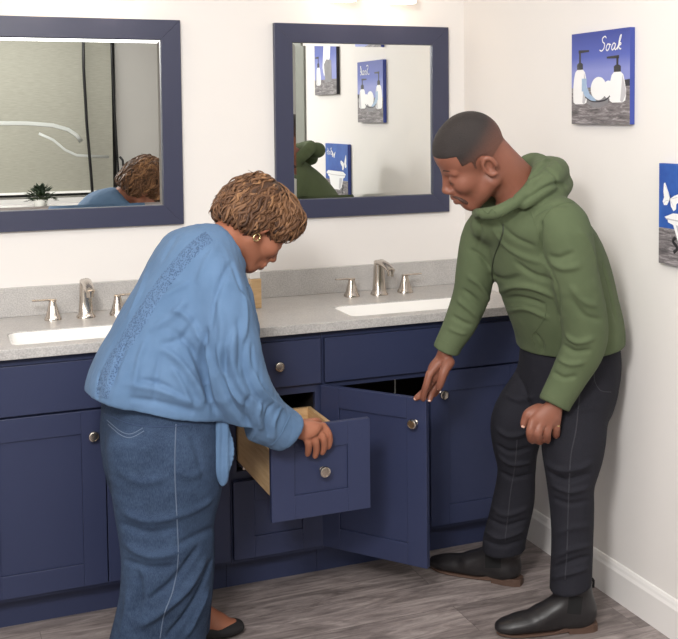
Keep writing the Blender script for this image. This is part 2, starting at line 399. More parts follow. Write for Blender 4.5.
for i, (a, b) in enumerate(SK):
    sk = empty('sink', ((a+b)/2, (SY0+SY1)/2, .845), ['white rectangular undermount sink behind the woman in blue', 'white rectangular undermount sink under the right hand mirror'][i], 'sink')
    bm = bmesh.new(); prev = None; cx, cy = (a+b)/2, (SY0+SY1)/2
    lay = [(-.0008, .0285, .03), (-.006, .0288, .03), (-.009, -.02, .03), (-.014, -.10, .04), (-.03, -.128, .05), (-.07, -.134, .05), (-.09, -.136, .02)]
    for off, z, r in lay:
        pts = rr(a-cx-off, b-cx+off, SY0-cy-off, SY1-cy+off, r); ring = [bm.verts.new((x, y, z)) for x, y in pts]
        if prev:
            for k in range(len(ring)): j = (k+1) % len(ring); bm.faces.new((prev[k], prev[j], ring[j], ring[k]))
        prev = ring
    bm.faces.new(prev)
    o = bm_obj('basin', bm, MT['ceramic'], sk, True, sharp=.8); md = o.modifiers.new('thick', 'SOLIDIFY'); md.thickness = .008; md.offset = -1
    bm = bmesh.new(); lathe(bm, [(0, -.002), (.022, -.002), (.022, .002), (.018, .003), (.012, .001), (0, .001)], (0, 0, -.134), (0, 0, 1)); bm_obj('drain', bm, MT['nickel'], sk, True, sharp=.6)
    bm = bmesh.new(); lathe(bm, [(0, 0), (.012, 0), (.013, .002), (.009, .003), (0, .002)], (0, (SY1-SY0)/2+.004, -.045), (0, -1, .1), 20); bm_obj('overflow', bm, MT['nickel'], sk, True, sharp=.6)

# faucets: conical bodies, square spout, lever handles
def faucet(cx, label, hx):
    f = empty('faucet', (cx, -.13, .876), label, 'faucet', 'widespread nickel faucets')
    bm = bmesh.new()
    def frust(c, r0, r1, z0, z1, yshift=0, seg=4, sq=.9):
        pass
    def rprof(cx2, cy2, prof, seg=20, square=3.2):
        rings = []
        for (rx, ry, z, dx, dy) in prof:
            rg = []
            for k in range(seg):
                a = 2*PI*k/seg; ca, sa = math.cos(a), math.sin(a); n = (abs(ca)**square+abs(sa)**square)**(-1/square)
                rg.append(bm.verts.new((cx2+dx+rx*ca*n, cy2+dy+ry*sa*n, z)))
            rings.append(rg)
        for p, q in zip(rings, rings[1:]):
            for k in range(seg): j = (k+1) % seg; bm.faces.new((p[k], p[j], q[j], q[k]))
        bm.faces.new(rings[0][::-1]); bm.faces.new(rings[-1])
    rprof(0, 0, [(.031, .030, 0, 0, 0), (.031, .030, .005, 0, 0), (.027, .027, .010, 0, 0), (.024, .023, .018, 0, 0), (.021, .020, .06, 0, 0), (.0185, .018, .115, 0, 0), (.018, .018, .126, 0, 0), (.014, .014, .131, 0, 0)])
    # square spout arching forward
    pts = [(0, .002, .118), (0, -.02, .125), (0, -.06, .122), (0, -.10, .112), (0, -.118, .106)]
    tube(bm, pts, [.019, .0185, .0175, .0165, .016], 12, .66, (0, 0, 1))
    lathe(bm, [(0, 0), (.012, 0), (.0125, .022), (0, .022)], (0, -.112, .085), (0, 0, 1), 20)
    sp = bm_obj('spout', bm, MT['nickel'], f, True, sharp=.7)
    for s in (-1, 1):
        bm = bmesh.new(); hx2 = hx*s
        rprof(hx2, .005, [(.028, .028, 0, 0, 0), (.028, .028, .005, 0, 0), (.025, .025, .010, 0, 0), (.022, .022, .016, 0, 0), (.0135, .0135, .05, 0, 0), (.0115, .0115, .060, 0, 0), (.011, .011, .063, 0, 0), (.006, .006, .067, 0, 0)])
        tube(bm, [(hx2-.012*s, .005, .066), (hx2+.02*s, .003, .068), (hx2+.066*s, .0, .069)], [.0085, .0075, .007], 10, .5, (0, 0, 1))
        bm_obj('handle', bm, MT['nickel'], f, True, sharp=.7)
    return f
faucet(-.240, 'brushed nickel faucet with two levers, partly behind the woman in blue', .108)
faucet(.842, 'brushed nickel faucet with two levers under the right hand mirror', .110)

# small wooden block with white top on the counter by the woman's chest
wb = empty('soap_dispenser', (.338, -.20, .876), 'tan wooden block standing on the counter against the backsplash beside the woman', 'block')
wb.name = 'wooden_block'
bm = bmesh.new(); bx(bm, -.02, .016, -.02, .02, .0002, .105); bm_obj('body', bm, MT['birch'], wb, bevel=.002)
bm = bmesh.new(); bx(bm, -.024, .012, -.018, .018, .1055, .132); bm_obj('cap', bm, MT['ceramic'], wb, bevel=.002)

# ------------------------------------------------------------------ mirrors
def mirror(x0, x1, label):
    z0, z1 = 1.1685, 1.9005; fwid = .0705; cx = (x0+x1)/2
    m = empty('framed_mirror', (cx, -.001, z0), label, 'mirror', 'navy framed wall mirrors')
    X0, X1, Z1 = x0-cx, x1-cx, z1-z0
    bm = bmesh.new(); o4 = [(X0, 0), (X1, 0), (X1, Z1), (X0, Z1)]; i4 = [(X0+fwid, fwid), (X1-fwid, fwid), (X1-fwid, Z1-fwid), (X0+fwid, Z1-fwid)]
    yf, yb = -.021, 0
    for k in range(4):
        j = (k+1) % 4; a, b, c, d = o4[k], o4[j], i4[j], i4[k]
        vf = [bm.verts.new((p[0], yf, p[1])) for p in (a, b, c, d)]; vb = [bm.verts.new((p[0], yb, p[1])) for p in (a, b, c, d)]
        for f in ((0, 1, 2, 3), (7, 6, 5, 4), (0, 4, 5, 1), (1, 5, 6, 2), (2, 6, 7, 3), (3, 7, 4, 0)):
            q = vf+vb; bm.faces.new([q[i] for i in f])
    bm_obj('frame', bm, MT['navyframe'], m, bevel=.0012)
    bw = .012; bm = bmesh.new(); e = .0005
    oo = [(X0+fwid+e, fwid+e), (X1-fwid-e, fwid+e), (X1-fwid-e, Z1-fwid-e), (X0+fwid+e, Z1-fwid-e)]
    ii = [(X0+fwid+bw, fwid+bw), (X1-fwid-bw, fwid+bw), (X1-fwid-bw, Z1-fwid-bw), (X0+fwid+bw, Z1-fwid-bw)]
    vo = [bm.verts.new((p[0], -.0095, p[1])) for p in oo]; vi = [bm.verts.new((p[0], -.0104, p[1])) for p in ii]; vb = [bm.verts.new((p[0], -.004, p[1])) for p in oo]
    bm.faces.new(vi)
    for k in range(4): j = (k+1) % 4; bm.faces.new((vo[k], vo[j], vi[j], vi[k])); bm.faces.new((vb[k], vb[j], vo[j], vo[k]))
    bm.faces.new(vb[::-1])
    bm_obj('mirror_glass', bm, MT['mirror'], m)
mirror(-.595, .1255, 'navy framed mirror above the left sink reflecting a shaded window')
mirror(.4752, 1.1936, 'navy framed mirror beside the man reflecting bathroom pictures')

# ------------------------------------------------------------------ vanity lights
def vlight(cx, label):
    v = empty('vanity_light', (cx, -.001, 2.10), label, 'lamp', 'two shade vanity lights')
    bm = bmesh.new(); bx(bm, -.17, .17, -.02, 0, -.035, .035); bm_obj('back_plate', bm, MT['nickel'], v, bevel=.003)
    for s in (-.122, .122):
        bm = bmesh.new(); tube(bm, [(s, -.02, 0), (s, -.07, .01), (s, -.10, .0)], .008, 10); lathe(bm, [(0, 0), (.022, 0), (.024, .02), (0, .02)], (s, -.10, -.005), (0, 0, 1)); bm_obj('arm', bm, MT['nickel'], v, True, sharp=.7)
        bm = bmesh.new(); lathe(bm, [(0, -.008), (.03, -.008), (.05, -.014), (.056, -.12), (.053, -.12), (.047, -.02), (0, -.014)], (s, -.10, 0), (0, 0, 1), 32)
        bm_obj('lamp_shade', bm, MT['lamp'], v, True, sharp=.8)
vlight(.834, 'lit glass vanity light above the right hand mirror'); vlight(-.235, 'lit glass vanity light above the left hand mirror')

# ------------------------------------------------------------------ canvas pictures on the right wall
PM = {k: simple('print_'+k, srgb(*c), .55, var=v, nscale=n) for k, c, v, n in [
    ('white', (240, 240, 240), .04, 20), ('black', (42, 40, 44), .1, 20), ('grey', (150, 148, 152), .5, 30), ('pale', (170, 195, 225), .3, 60), ('edge', (62, 78, 158), .05, 4), ('darkedge', (40, 38, 48), .2, 20), ('shade', (196, 194, 198), .1, 20)]}
t = NT('print_blue'); co = t.coord(kind='Generated')
sx = t.n('SeparateXYZ'); t.l(co, sx.inputs[0]); t.col(t.ramp(sx.outputs[2], [(.3, srgb(132, 140, 200)), (.55, srgb(84, 98, 178)), (1, srgb(54, 68, 148))])); t.set(Roughness=.55); PM['blue'] = t.m
t = NT('print_royal_blue'); co = t.coord(); t.col(t.ramp(t.noise(co, 9, 5, .7), [(.3, srgb(28, 68, 150)), (.7, srgb(52, 100, 182))])); t.set(Roughness=.55); PM['royal'] = t.m
t = NT('print_weathered_planks'); co = t.coord((1, 3, 22)); t.col(t.ramp(t.noise(co, 5, 6, .7, .6), [(.3, srgb(56, 52, 56)), (.5, srgb(120, 114, 116)), (.72, srgb(186, 180, 182))])); t.set(Roughness=.6); PM['planks'] = t.m
class Pic:
    """u runs 0..1 away from the back wall (towards -y), v runs 0..1 upwards"""
    def __init__(s, name, y0, y1, z0, z1, label, edge, cat='picture'):
        s.y0, s.y1, s.z0, s.z1 = y0, y1, z0, z1; s.w = y0-y1; s.h = z1-z0
        s.o = empty(name, (XW-.0005, (y0+y1)/2, z0), label, cat, 'bathroom canvas prints'); s.cur = 'painted_shape'
        box('canvas', -.018, 0, -s.w/2, s.w/2, 0, s.h, edge, s.o, .001); s.bm = {}
    def P(s, u, v, x): return (-.018-x, s.w/2-u*s.w, v*s.h)
    def poly(s, mat, pts, layer=1):
        bm = s.bm.setdefault((mat, s.cur), bmesh.new())
        vs = [bm.verts.new(s.P(u, v, .00035*layer)) for u, v in pts]; f = bm.faces.new(vs)
        r = bmesh.ops.extrude_face_region(bm, geom=[f])
        for g in r['geom']:
            if isinstance(g, bmesh.types.BMVert): g.co.x += .0003
    def ell(s, mat, cu, cv, ru, rv, layer=1, n=28): s.poly(mat, [(cu+ru*math.cos(2*PI*i/n), cv+rv*math.sin(2*PI*i/n)) for i in range(n)], layer)
    def line(s, mat, pts, wd, layer=3):
        # smooth catmull-rom stroke
        P = [Vector((a, b)) for a, b in pts]; out = []
        for i in range(len(P)-1):
            p0, p1, p2, p3 = P[max(i-1, 0)], P[i], P[i+1], P[min(i+2, len(P)-1)]
            for k in range(6):
                t = k/6; out.append(.5*((2*p1)+(p2-p0)*t+(2*p0-5*p1+4*p2-p3)*t*t+(3*p1-p0-3*p2+p3)*t**3))
        out.append(P[-1]); bm = s.bm.setdefault((mat, s.cur), bmesh.new())
        tube(bm, [s.P(q.x, q.y, .00035*layer) for q in out], wd*s.h, 6, .15, (1, 0, 0))
    def done(s):
        for (m, nm), bm in s.bm.items(): bm_obj(nm.split('#')[0], bm, PM[m], s.o)
NB = [0]
def bottle(p, cu, w, v0, v1, vn, flip=1, bulge=1.0):
    hw = w/2; NB[0] += 1; p.cur = 'painted_bottle#%d' % NB[0]
    prof = [(hw*.62, v0), (hw*.95, v0+.02), (hw*bulge, v0+.08), (hw*bulge, v0+.14), (hw*.98, (v0+v1)/2), (hw*.86, v1-.09), (hw*.70, v1-.03), (hw*.42, v1)]
    p.poly('white', [(cu-a, b) for a, b in prof]+[(cu+a, b) for a, b in prof[::-1]], 2)
    p.poly('shade', [(cu+hw*.35, v0+.015), (cu+hw*.62, v0), (cu+hw*bulge, v0+.09), (cu+hw*.95, (v0+v1)/2), (cu+hw*.60, v1-.03), (cu+hw*.5, (v0+v1)/2)], 2.6)
    p.cur = 'painted_pump#%d' % NB[0]
    p.poly('black', [(cu-hw*.42, v1), (cu+hw*.42, v1), (cu+hw*.42, v1+.06), (cu+hw*.2, v1+.075), (cu-hw*.2, v1+.075), (cu-hw*.42, v1+.06)], 3)
    p.poly('black', [(cu-hw*.12, v1+.07), (cu+hw*.12, v1+.07), (cu+hw*.12, vn), (cu-hw*.12, vn)], 3)
    a = flip*hw*1.3
    pts = [(cu-flip*hw*.2, vn-.01), (cu-flip*hw*.2, vn+.025), (cu+a, vn+.018), (cu+a, vn-.002)]
    p.poly('black', pts if flip > 0 else pts[::-1], 3)
def part(p, n): NB[0] += 1; p.cur = n+'#%d' % NB[0]
def backdrop(p, sky, hz):
    part(p, 'painted_sky'); p.poly(sky, [(0, hz), (1, hz), (1, 1), (0, 1)]); part(p, 'painted_planks'); p.poly('planks', [(0, 0), (1, 0), (1, hz), (0, hz)])
a = Pic('canvas_picture', -.823, -1.1485, 1.5205, 1.8165, 'blue canvas picture reading Soak with two white pump bottles, beside the man\'s head', PM['edge'])
backdrop(a, 'blue', .40)
part(a, 'painted_shelf'); a.poly('darkedge', [(.55, .40), (1, .40), (1, .47), (.80, .455), (.55, .44)], 1.5)
bottle(a, .155, .25, .22, .60, .79); bottle(a, .80, .27, .23, .55, .70, -1, 1.04)
part(a, 'painted_dish'); a.poly('grey', [(.25, .33), (.68, .33), (.64, .22), (.52, .18), (.40, .18), (.30, .22)], 2); a.line('darkedge', [(.25, .30), (.35, .255), (.47, .245), (.60, .26), (.68, .30)], .008)
part(a, 'painted_soap'); a.ell('white', .485, .385, .135, .125, 3); part(a, 'painted_soap'); a.ell('white', .65, .37, .085, .095, 2.5)
part(a, 'painted_cloth'); a.poly('pale', [(.22, .40), (.29, .40), (.33, .33), (.42, .28), (.45, .24), (.36, .25), (.26, .29), (.22, .34)], 3.5)
part(a, 'painted_label'); a.poly('pale', [(.19, .36), (.275, .36), (.275, .50), (.19, .50)], 3)
def word(p, mat, strokes, u0, v0, su, sv, wd, slant=.22):
    for st in strokes: p.line(mat, [(u0+(x+slant*y)*su, v0+y*sv) for x, y in st], wd, 4)
SOAK = [[(.9, 1.75), (.6, 2.0), (.2, 1.75), (.35, 1.3), (.75, 1.0), (.75, .45), (.4, .1), (0, .25)],
        [(1.65, .85), (1.35, .95), (1.15, .5), (1.35, .1), (1.65, .25), (1.75, .7), (1.55, .92), (1.95, .8)],
        [(2.75, .85), (2.4, .98), (2.15, .5), (2.35, .1), (2.65, .35), (2.8, .85), (2.75, .3), (2.95, .1), (3.2, .4)],
        [(3.2, .4), (3.5, 1.3), (3.55, 1.95), (3.35, 1.6), (3.3, .1)], [(3.3, .6), (3.6, .95), (3.75, .75), (3.4, .55), (3.7, .15), (3.9, .2)]]
part(a, 'lettering'); word(a, 'white', SOAK, .50, .775, .092, .080, .0065)
a.done()
b = Pic('canvas_picture', -1.2955, -1.630, 1.114, 1.4080, 'royal blue canvas picture with white butterflies above a clawfoot bathtub, at the right edge', PM['edge'])
backdrop(b, 'royal', .36)
def butterfly(p, u, v, s, rot=0.0):
    def T(pts): return [(u+s*(x*math.cos(rot)-y*math.sin(rot)), v+s*(x*math.sin(rot)+y*math.cos(rot))) for x, y in pts]
    part(p, 'painted_butterfly')
    p.poly('white', T([(0, 0), (-.12, .35), (-.42, .95), (-.52, .9), (-.56, .4), (-.5, .05), (-.62, -.2), (-.5, -.42), (-.25, -.4)]), 2)
    p.poly('white', T([(0, 0), (.08, -.45), (.3, -.72), (.5, -.6), (.52, -.3), (.85, -.05), (.98, .2), (.8, .35), (.35, .2)]), 2)
    p.line('black', T([(-.02, -.2), (.0, 0), (.08, .25)]), .004)
    for q in ([(-.05, .1), (-.3, .6), (-.45, .8)], [(-.1, -.1), (-.35, -.15), (-.5, -.3)], [(.1, .0), (.5, .1), (.85, .2)], [(.1, -.15), (.3, -.45)]): p.line('shade', T(q), .0022)
butterfly(b, .155, .655, .165); butterfly(b, .62, .80, .09, .5)
part(b, 'painted_bathtub'); b.poly('white', [(.12, .46), (.90, .46), (.88, .42), (.82, .40), (.76, .24), (.66, .19), (.36, .19), (.27, .24), (.20, .40), (.13, .42)], 2)
b.poly('shade', [(.24, .40), (.36, .40), (.40, .22), (.36, .20), (.30, .24)], 2.4)
b.poly('white', [(.08, .47), (.20, .515), (.88, .515), (.96, .47), (.90, .45), (.12, .45)], 3); b.line('shade', [(.10, .455), (.3, .445), (.7, .445), (.92, .455)], .006)
part(b, 'painted_tub_foot'); b.line('black', [(.235, .28), (.20, .24), (.26, .18), (.21, .13)], .018); part(b, 'painted_tub_foot'); b.line('black', [(.78, .26), (.82, .23), (.78, .17), (.80, .12)], .016)
BATH = [[(0, 2), (0, 0)], [(0, 2), (.6, 1.8), (.5, 1.2), (0, 1.05), (.7, .8), (.65, .15), (0, 0)], [(1.7, .9), (1.3, .9), (1.15, .4), (1.35, 0), (1.65, .3), (1.7, .9), (1.75, .1)], [(2.2, 1.8), (2.15, .2), (2.4, 0)], [(1.95, 1.1), (2.45, 1.1)], [(2.8, 2), (2.8, 0)], [(2.8, .7), (3.1, 1), (3.3, .7), (3.3, 0)]]
part(b, 'lettering'); word(b, 'white', BATH, .68, .80, .07, .06, .006)
b.done()
c = Pic('canvas_picture', -1.448, -1.790, 1.6674, 1.990, 'canvas picture with white towel and jug, seen only in the mirror left of Soak', PM['darkedge'])
backdrop(c, 'blue', .25)
part(c, 'painted_towel'); c.poly('white', [(.25, .85), (.55, .90), (.62, .45), (.55, .30), (.46, .42), (.28, .60)], 2); part(c, 'painted_jug'); c.poly('grey', [(.2, .22), (.5, .2), (.55, .5), (.45, .58), (.22, .56)], 3)
bottle(c, .82, .22, .16, .46, .62); c.done()
d = Pic('canvas_picture', -.823, -1.1485, 1.945, 2.240, 'canvas picture above the Soak picture, only its lower edge seen in the mirror', PM['edge'])
backdrop(d, 'blue', .35); d.done()
# ------------------------------------------------------------------ people: implicit surfaces turned into single continuous meshes
def nrm(v):
    v = np.asarray(v, float); return v/np.linalg.norm(v)
def graded(lo, hi, step, fine=()):
    """axis samples with a smaller step inside the listed ranges"""
    out = [lo]
    while out[-1] < hi:
        x = out[-1]; s = step
        for a, b, f in fine:
            if a <= x <= b: s = min(s, f)
            elif x < a and x+s > a: s = min(s, max(f, (a-x)*.5+f))
        out.append(x+s)
    return np.array(out)
class Field:
    def __init__(s, lo, hi, step, fx=(), fy=(), fz=()):
        s.ax = [graded(lo[0], hi[0], step, fx), graded(lo[1], hi[1], step, fy), graded(lo[2], hi[2], step, fz)]
        s.d = np.full([len(a) for a in s.ax], 1.0, np.float32)
    def win(s, lo, hi, pad):
        sl = []
        for k in range(3):
            a = s.ax[k]; i = int(np.searchsorted(a, lo[k]-pad)); j = int(np.searchsorted(a, hi[k]+pad)); sl.append(slice(max(i-1, 0), min(j+1, len(a))))
        sl = tuple(sl)
        X = s.ax[0][sl[0]][:, None, None].astype(np.float32); Y = s.ax[1][sl[1]][None, :, None].astype(np.float32); Z = s.ax[2][sl[2]][None, None, :].astype(np.float32)
        return sl, X, Y, Z
    def put(s, sl, d, k, op):
        c = s.d[sl]
        if c.size == 0: return
        if op == 'u':
            if k > 0:
                h = np.maximum(k-np.abs(c-d), 0)/k; s.d[sl] = np.minimum(c, d)-h*h*k*.25
            else: s.d[sl] = np.minimum(c, d)
        else:
            d = -d
            if k > 0:
                h = np.maximum(k-np.abs(c-d), 0)/k; s.d[sl] = np.maximum(c, d)+h*h*k*.25
            else: s.d[sl] = np.maximum(c, d)
    def segd(s, X, Y, Z, a, b, ra, rb, u):
        a = np.asarray(a, float); b = np.asarray(b, float); ab = b-a; L = np.linalg.norm(ab)+1e-9; ax = ab/L
        u = np.asarray(u, float); u = u-ax*(u@ax)
        if np.linalg.norm(u) < 1e-3: u = np.cross(ax, [.3, .5, .8])
        u = nrm(u); v = np.cross(ax, u)
        px, py, pz = X-a[0], Y-a[1], Z-a[2]
        t = px*ax[0]+py*ax[1]+pz*ax[2]; tc = np.clip(t/L, 0, 1)
        wu = px*u[0]+py*u[1]+pz*u[2]; wv = px*v[0]+py*v[1]+pz*v[2]; wa = t-tc*L
        ru = ra[0]+(rb[0]-ra[0])*tc; rv = ra[1]+(rb[1]-ra[1])*tc; rw = np.minimum(ru, rv)
        return (np.sqrt((wu/ru)**2+(wv/rv)**2+(wa/rw)**2)-1)*np.minimum(ru, rv)
    def seg(s, a, b, ra, rb=None, k=.01, u=(0, 0, 1), op='u'):
        ra = (ra, ra) if np.isscalar(ra) else ra; rb = ra if rb is None else ((rb, rb) if np.isscalar(rb) else rb)
        R = max(*ra, *rb); lo = np.minimum(a, b)-R; hi = np.maximum(a, b)+R
        sl, X, Y, Z = s.win(lo, hi, k+.012); s.put(sl, s.segd(X, Y, Z, a, b, ra, rb, u), k, op)
    def chain(s, pts, k=.015, u=(0, 0, 1), op='u', sub=4):
        """pts: (point, radius or (ru, rv)); smooth curve, hard-joined inside, blended outside"""
        P = [np.asarray(p[0], float) for p in pts]; R = [np.array([p[1], p[1]]) if np.isscalar(p[1]) else np.array(p[1], float) for p in pts]
        PP, RR = [], []
        n = len(P)
        for i in range(n-1):
            for q in range(sub):
                t = q/sub
                def cr(A):
                    a0 = A[max(i-1, 0)]; a1 = A[i]; a2 = A[i+1]; a3 = A[min(i+2, n-1)]
                    return .5*((2*a1)+(a2-a0)*t+(2*a0-5*a1+4*a2-a3)*t*t+(a3-a0-3*a2+3*a1)*t**3)
                PP.append(cr(P)); RR.append(cr(R))
        PP.append(P[-1]); RR.append(R[-1])
        Rm = max(r.max() for r in RR); lo = np.min(PP, 0)-Rm; hi = np.max(PP, 0)+Rm
        sl, X, Y, Z = s.win(lo, hi, k+.012); D = None
        for i in range(len(PP)-1):
            if np.linalg.norm(PP[i+1]-PP[i]) < 1e-6: continue
            d = s.segd(X, Y, Z, PP[i], PP[i+1], RR[i], RR[i+1], u)
            if D is None: D = d
            else:
                kk = .006; h = np.maximum(kk-np.abs(D-d), 0)/kk; D = np.minimum(D, d)-h*h*kk*.25
        s.put(sl, D, k, op)
    def ell(s, c, r, F=None, k=.01, op='u'):
        """ellipsoid, F = rows of its axes"""
        F = np.eye(3) if F is None else F; R = max(r); c = np.asarray(c, float)
        sl, X, Y, Z = s.win(c-R, c+R, k+.012)
        q = 0
        for i in range(3): q = q+(((X-c[0])*F[i][0]+(Y-c[1])*F[i][1]+(Z-c[2])*F[i][2])/r[i])**2
        s.put(sl, (np.sqrt(q)-1)*min(r), k, op)
    def plane(s, p, n, k=.004, lo=None, hi=None):
        """keep the side against the normal"""
        p = np.asarray(p, float); n = nrm(n)
        if lo is None: lo = [a[0] for a in s.ax]; hi = [a[-1] for a in s.ax]
        sl, X, Y, Z = s.win(lo, hi, 0)
        d = (X-p[0])*n[0]+(Y-p[1])*n[1]+(Z-p[2])*n[2]
        s.put(sl, -d, k, 's')
    def cut(s, *pl):
        """remove where every (point, normal) pair has the point in front"""
        sl, X, Y, Z = s.win([a[0] for a in s.ax], [a[-1] for a in s.ax], 0); D = None
        for p, n in pl:
            n = nrm(n); d = -((X-p[0])*n[0]+(Y-p[1])*n[1]+(Z-p[2])*n[2]); D = d if D is None else np.maximum(D, d)
        s.put(sl, D, .003, 's')
    def mesh(s, smooth=2):
        D = s.d; ins = D < 0; nx, ny, nz = D.shape
        cnt = np.zeros((nx-1, ny-1, nz-1), np.uint8)
        for i in (0, 1):
            for j in (0, 1):
                for k in (0, 1): cnt += ins[i:nx-1+i, j:ny-1+j, k:nz-1+k]
        act = (cnt > 0) & (cnt < 8); idx = np.full(act.shape, -1, np.int64); ci = np.argwhere(act); idx[act] = np.arange(len(ci))
        acc = np.zeros((len(ci), 3)); num = np.zeros(len(ci)); A = s.ax
        I, J, K = ci.T
        for ax in range(3):
            for o1 in (0, 1):
                for o2 in (0, 1):
                    o = [0, 0, 0]; oth = [q for q in range(3) if q != ax]; o[oth[0]] = o1; o[oth[1]] = o2
                    a = (I+o[0], J+o[1], K+o[2]); e = list(o); e[ax] = 1; b = (I+e[0], J+e[1], K+e[2])
                    da, db = D[a].astype(float), D[b].astype(float); m = (da < 0) != (db < 0)
                    t = np.where(m, da/np.where(m, da-db, 1), 0)
                    P = np.stack([A[0][a[0]], A[1][a[1]], A[2][a[2]]], 1); Q = np.stack([A[0][b[0]], A[1][b[1]], A[2][b[2]]], 1)
                    acc += np.where(m[:, None], P+(Q-P)*t[:, None], 0); num += m
        V = acc/num[:, None]; F = []
        for ax in range(3):
            sl0 = [slice(1, -1)]*3; sl0[ax] = slice(0, -1); sl1 = list(sl0); sl1[ax] = slice(1, None)
            a = ins[tuple(sl0)]; b = ins[tuple(sl1)]; off = [1, 1, 1]; off[ax] = 0
            for flip, m in ((0, a & ~b), (1, ~a & b)):
                e = np.argwhere(m)+np.array(off)
                if not len(e): continue
                oth = [(ax+1) % 3, (ax+2) % 3]; q = []
                for d1, d2 in ((1, 1), (0, 1), (0, 0), (1, 0)):
                    c = e.copy(); c[:, oth[0]] -= d1; c[:, oth[1]] -= d2; q.append(idx[c[:, 0], c[:, 1], c[:, 2]])
                q = np.stack(q, 1); F.append(q[:, ::-1] if flip else q)
        F = np.concatenate(F)
        for _ in range(smooth): V = relax(V, F, .5)
        s.d = None
        return V, F
def relax(V, F, w=.5, mask=None):
    acc = np.zeros_like(V); n = np.zeros(len(V))
    for a, b in ((0, 1), (1, 2), (2, 3), (3, 0)):
        for k in range(3):
            acc[:, k] += np.bincount(F[:, a], V[F[:, b], k], len(V))+np.bincount(F[:, b], V[F[:, a], k], len(V))
        n += np.bincount(F[:, a], minlength=len(V))+np.bincount(F[:, b], minlength=len(V))
    T = V*(1-w)+acc/np.maximum(n, 1)[:, None]*w
    return T if mask is None else V+(T-V)*mask[:, None]
def vnormals(V, F):
    n = np.cross(V[F[:, 2]]-V[F[:, 0]], V[F[:, 3]]-V[F[:, 1]]); N = np.zeros_like(V)
    for i in range(4):
        for k in range(3): N[:, k] += np.bincount(F[:, i], n[:, k], len(V))
    return N/(np.linalg.norm(N, axis=1)[:, None]+1e-12)
def biggest(V, F):
    """keep the largest connected piece"""
    lab = np.arange(len(V))
    for _ in range(400):
        m = lab[F].min(1); new = lab.copy()
        for i in range(4): np.minimum.at(new, F[:, i], m)
        new = new[new]
        if (new == lab).all(): break
        lab = new
    u, c = np.unique(lab, return_counts=True); k = lab == u[c.argmax()]
    mp = np.cumsum(k)-1; F2 = F[k[F].all(1)]
    return V[k], mp[F2]
def snoise(P, seed, n=5, base=8.0, gain=.6):
    """cheap smooth noise: warped sines, about -1..1"""
    r = np.random.RandomState(seed); out = 0; amp = 1; tot = 0
    for i in range(n):
        k = r.normal(size=(3, 3)); k /= np.linalg.norm(k, axis=1)[:, None]; f = base*1.7**i
        w = np.sin(P@(k[1]*f*.6)+r.uniform(0, 6))*1.4; out = out+amp*np.sin(P@(k[0]*f)+w+r.uniform(0, 6)); tot += amp; amp *= gain
    return out/tot
def npmesh(name, V, F, mat, parent, origin=(0, 0, 0)):
    V = V-np.asarray(origin); me = bpy.data.meshes.new(name)
    me.vertices.add(len(V)); me.vertices.foreach_set('co', V.astype(np.float32).ravel())
    me.loops.add(F.size); me.loops.foreach_set('vertex_index', F.astype(np.int32).ravel())
    me.polygons.add(len(F)); me.polygons.foreach_set('loop_start', np.arange(0, F.size, 4, dtype=np.int32))
    me.polygons.foreach_set('use_smooth', np.ones(len(F), bool)); me.update(calc_edges=True)
    for m in (mat if isinstance(mat, (list, tuple)) else [mat]): me.materials.append(m)
    o = bpy.data.objects.new(name, me); COL.objects.link(o)
    if parent: o.parent = parent
    return o
def tree_of(V, F): return BVHTree.FromPolygons([Vector(v) for v in V.tolist()], F.tolist())
def hitpx(tree, px, py):
    d = Vector(raydir(px, py)).normalized(); h = tree.ray_cast(Vector(CAMP), d); return (h[0], h[1]) if h[0] is not None else None
def dense(pts, per=6):
    P = [np.array(p, float) for p in pts]; n = len(P); out = []
    for i in range(n-1):
        for q in range(per):
            t = q/per; a0, a1, a2, a3 = P[max(i-1, 0)], P[i], P[i+1], P[min(i+2, n-1)]
            out.append(.5*((2*a1)+(a2-a0)*t+(2*a0-5*a1+4*a2-a3)*t*t+(a3-a0-3*a2+3*a1)*t**3))
    out.append(P[-1]); return out
def folds(V, F, strokes):
    """strokes: (points seen at px,py), width m, height m (negative = groove): each is pressed into the cloth surface"""
    T = tree_of(V, F); N = vnormals(V, F); D = np.zeros(len(V))
    for pts, w, h in strokes:
        q = [hitpx(T, *p) for p in dense(pts, 5)]; q = [a for a in q if a]
        if len(q) < 2: continue
        Q = np.array([a[0] for a in q]); QN = np.array([a[1] for a in q]); m = len(Q)
        lo, hi = Q.min(0)-w*2.5, Q.max(0)+w*2.5; sel = np.where(((V > lo) & (V < hi)).all(1))[0]
        P = V[sel]; best = np.full(len(P), 9.); tb = np.zeros(len(P)); bn = np.zeros((len(P), 3))
        for i in range(m-1):
            ab = Q[i+1]-Q[i]; L2 = ab@ab+1e-12; t = np.clip(((P-Q[i])@ab)/L2, 0, 1); dd = np.linalg.norm(P-Q[i]-t[:, None]*ab, axis=1)
            b = dd < best; best[b] = dd[b]; tb[b] = (i+t[b])/(m-1); bn[b] = QN[i]
        taper = np.clip(np.minimum(tb, 1-tb)*4, 0, 1)**.7
        fac = np.exp(-(best/w)**2)*(.25+.75*taper)*np.clip((N[sel]*bn).sum(1), 0, 1)
        D[sel] += h*fac
    return V+N*(D*1.35)[:, None]
def seam(name, tree, pts, r, mat, parent, origin, lift=.0005, per=8, flat=.5):
    q = [hitpx(tree, *p) for p in dense(pts, per)]; q = [a for a in q if a]
    if len(q) < 3: return None
    # drop jumps in depth
    Q = [q[0]]
    for a in q[1:]:
        if (a[0]-Q[-1][0]).length < .06: Q.append(a)
    bm = bmesh.new(); O = Vector(origin)
    tube(bm, [a[0]+a[1]*lift-O for a in Q], r, 8, flat, [tuple(a[1]) for a in Q])
    return bm_obj(name, bm, mat, parent, True)
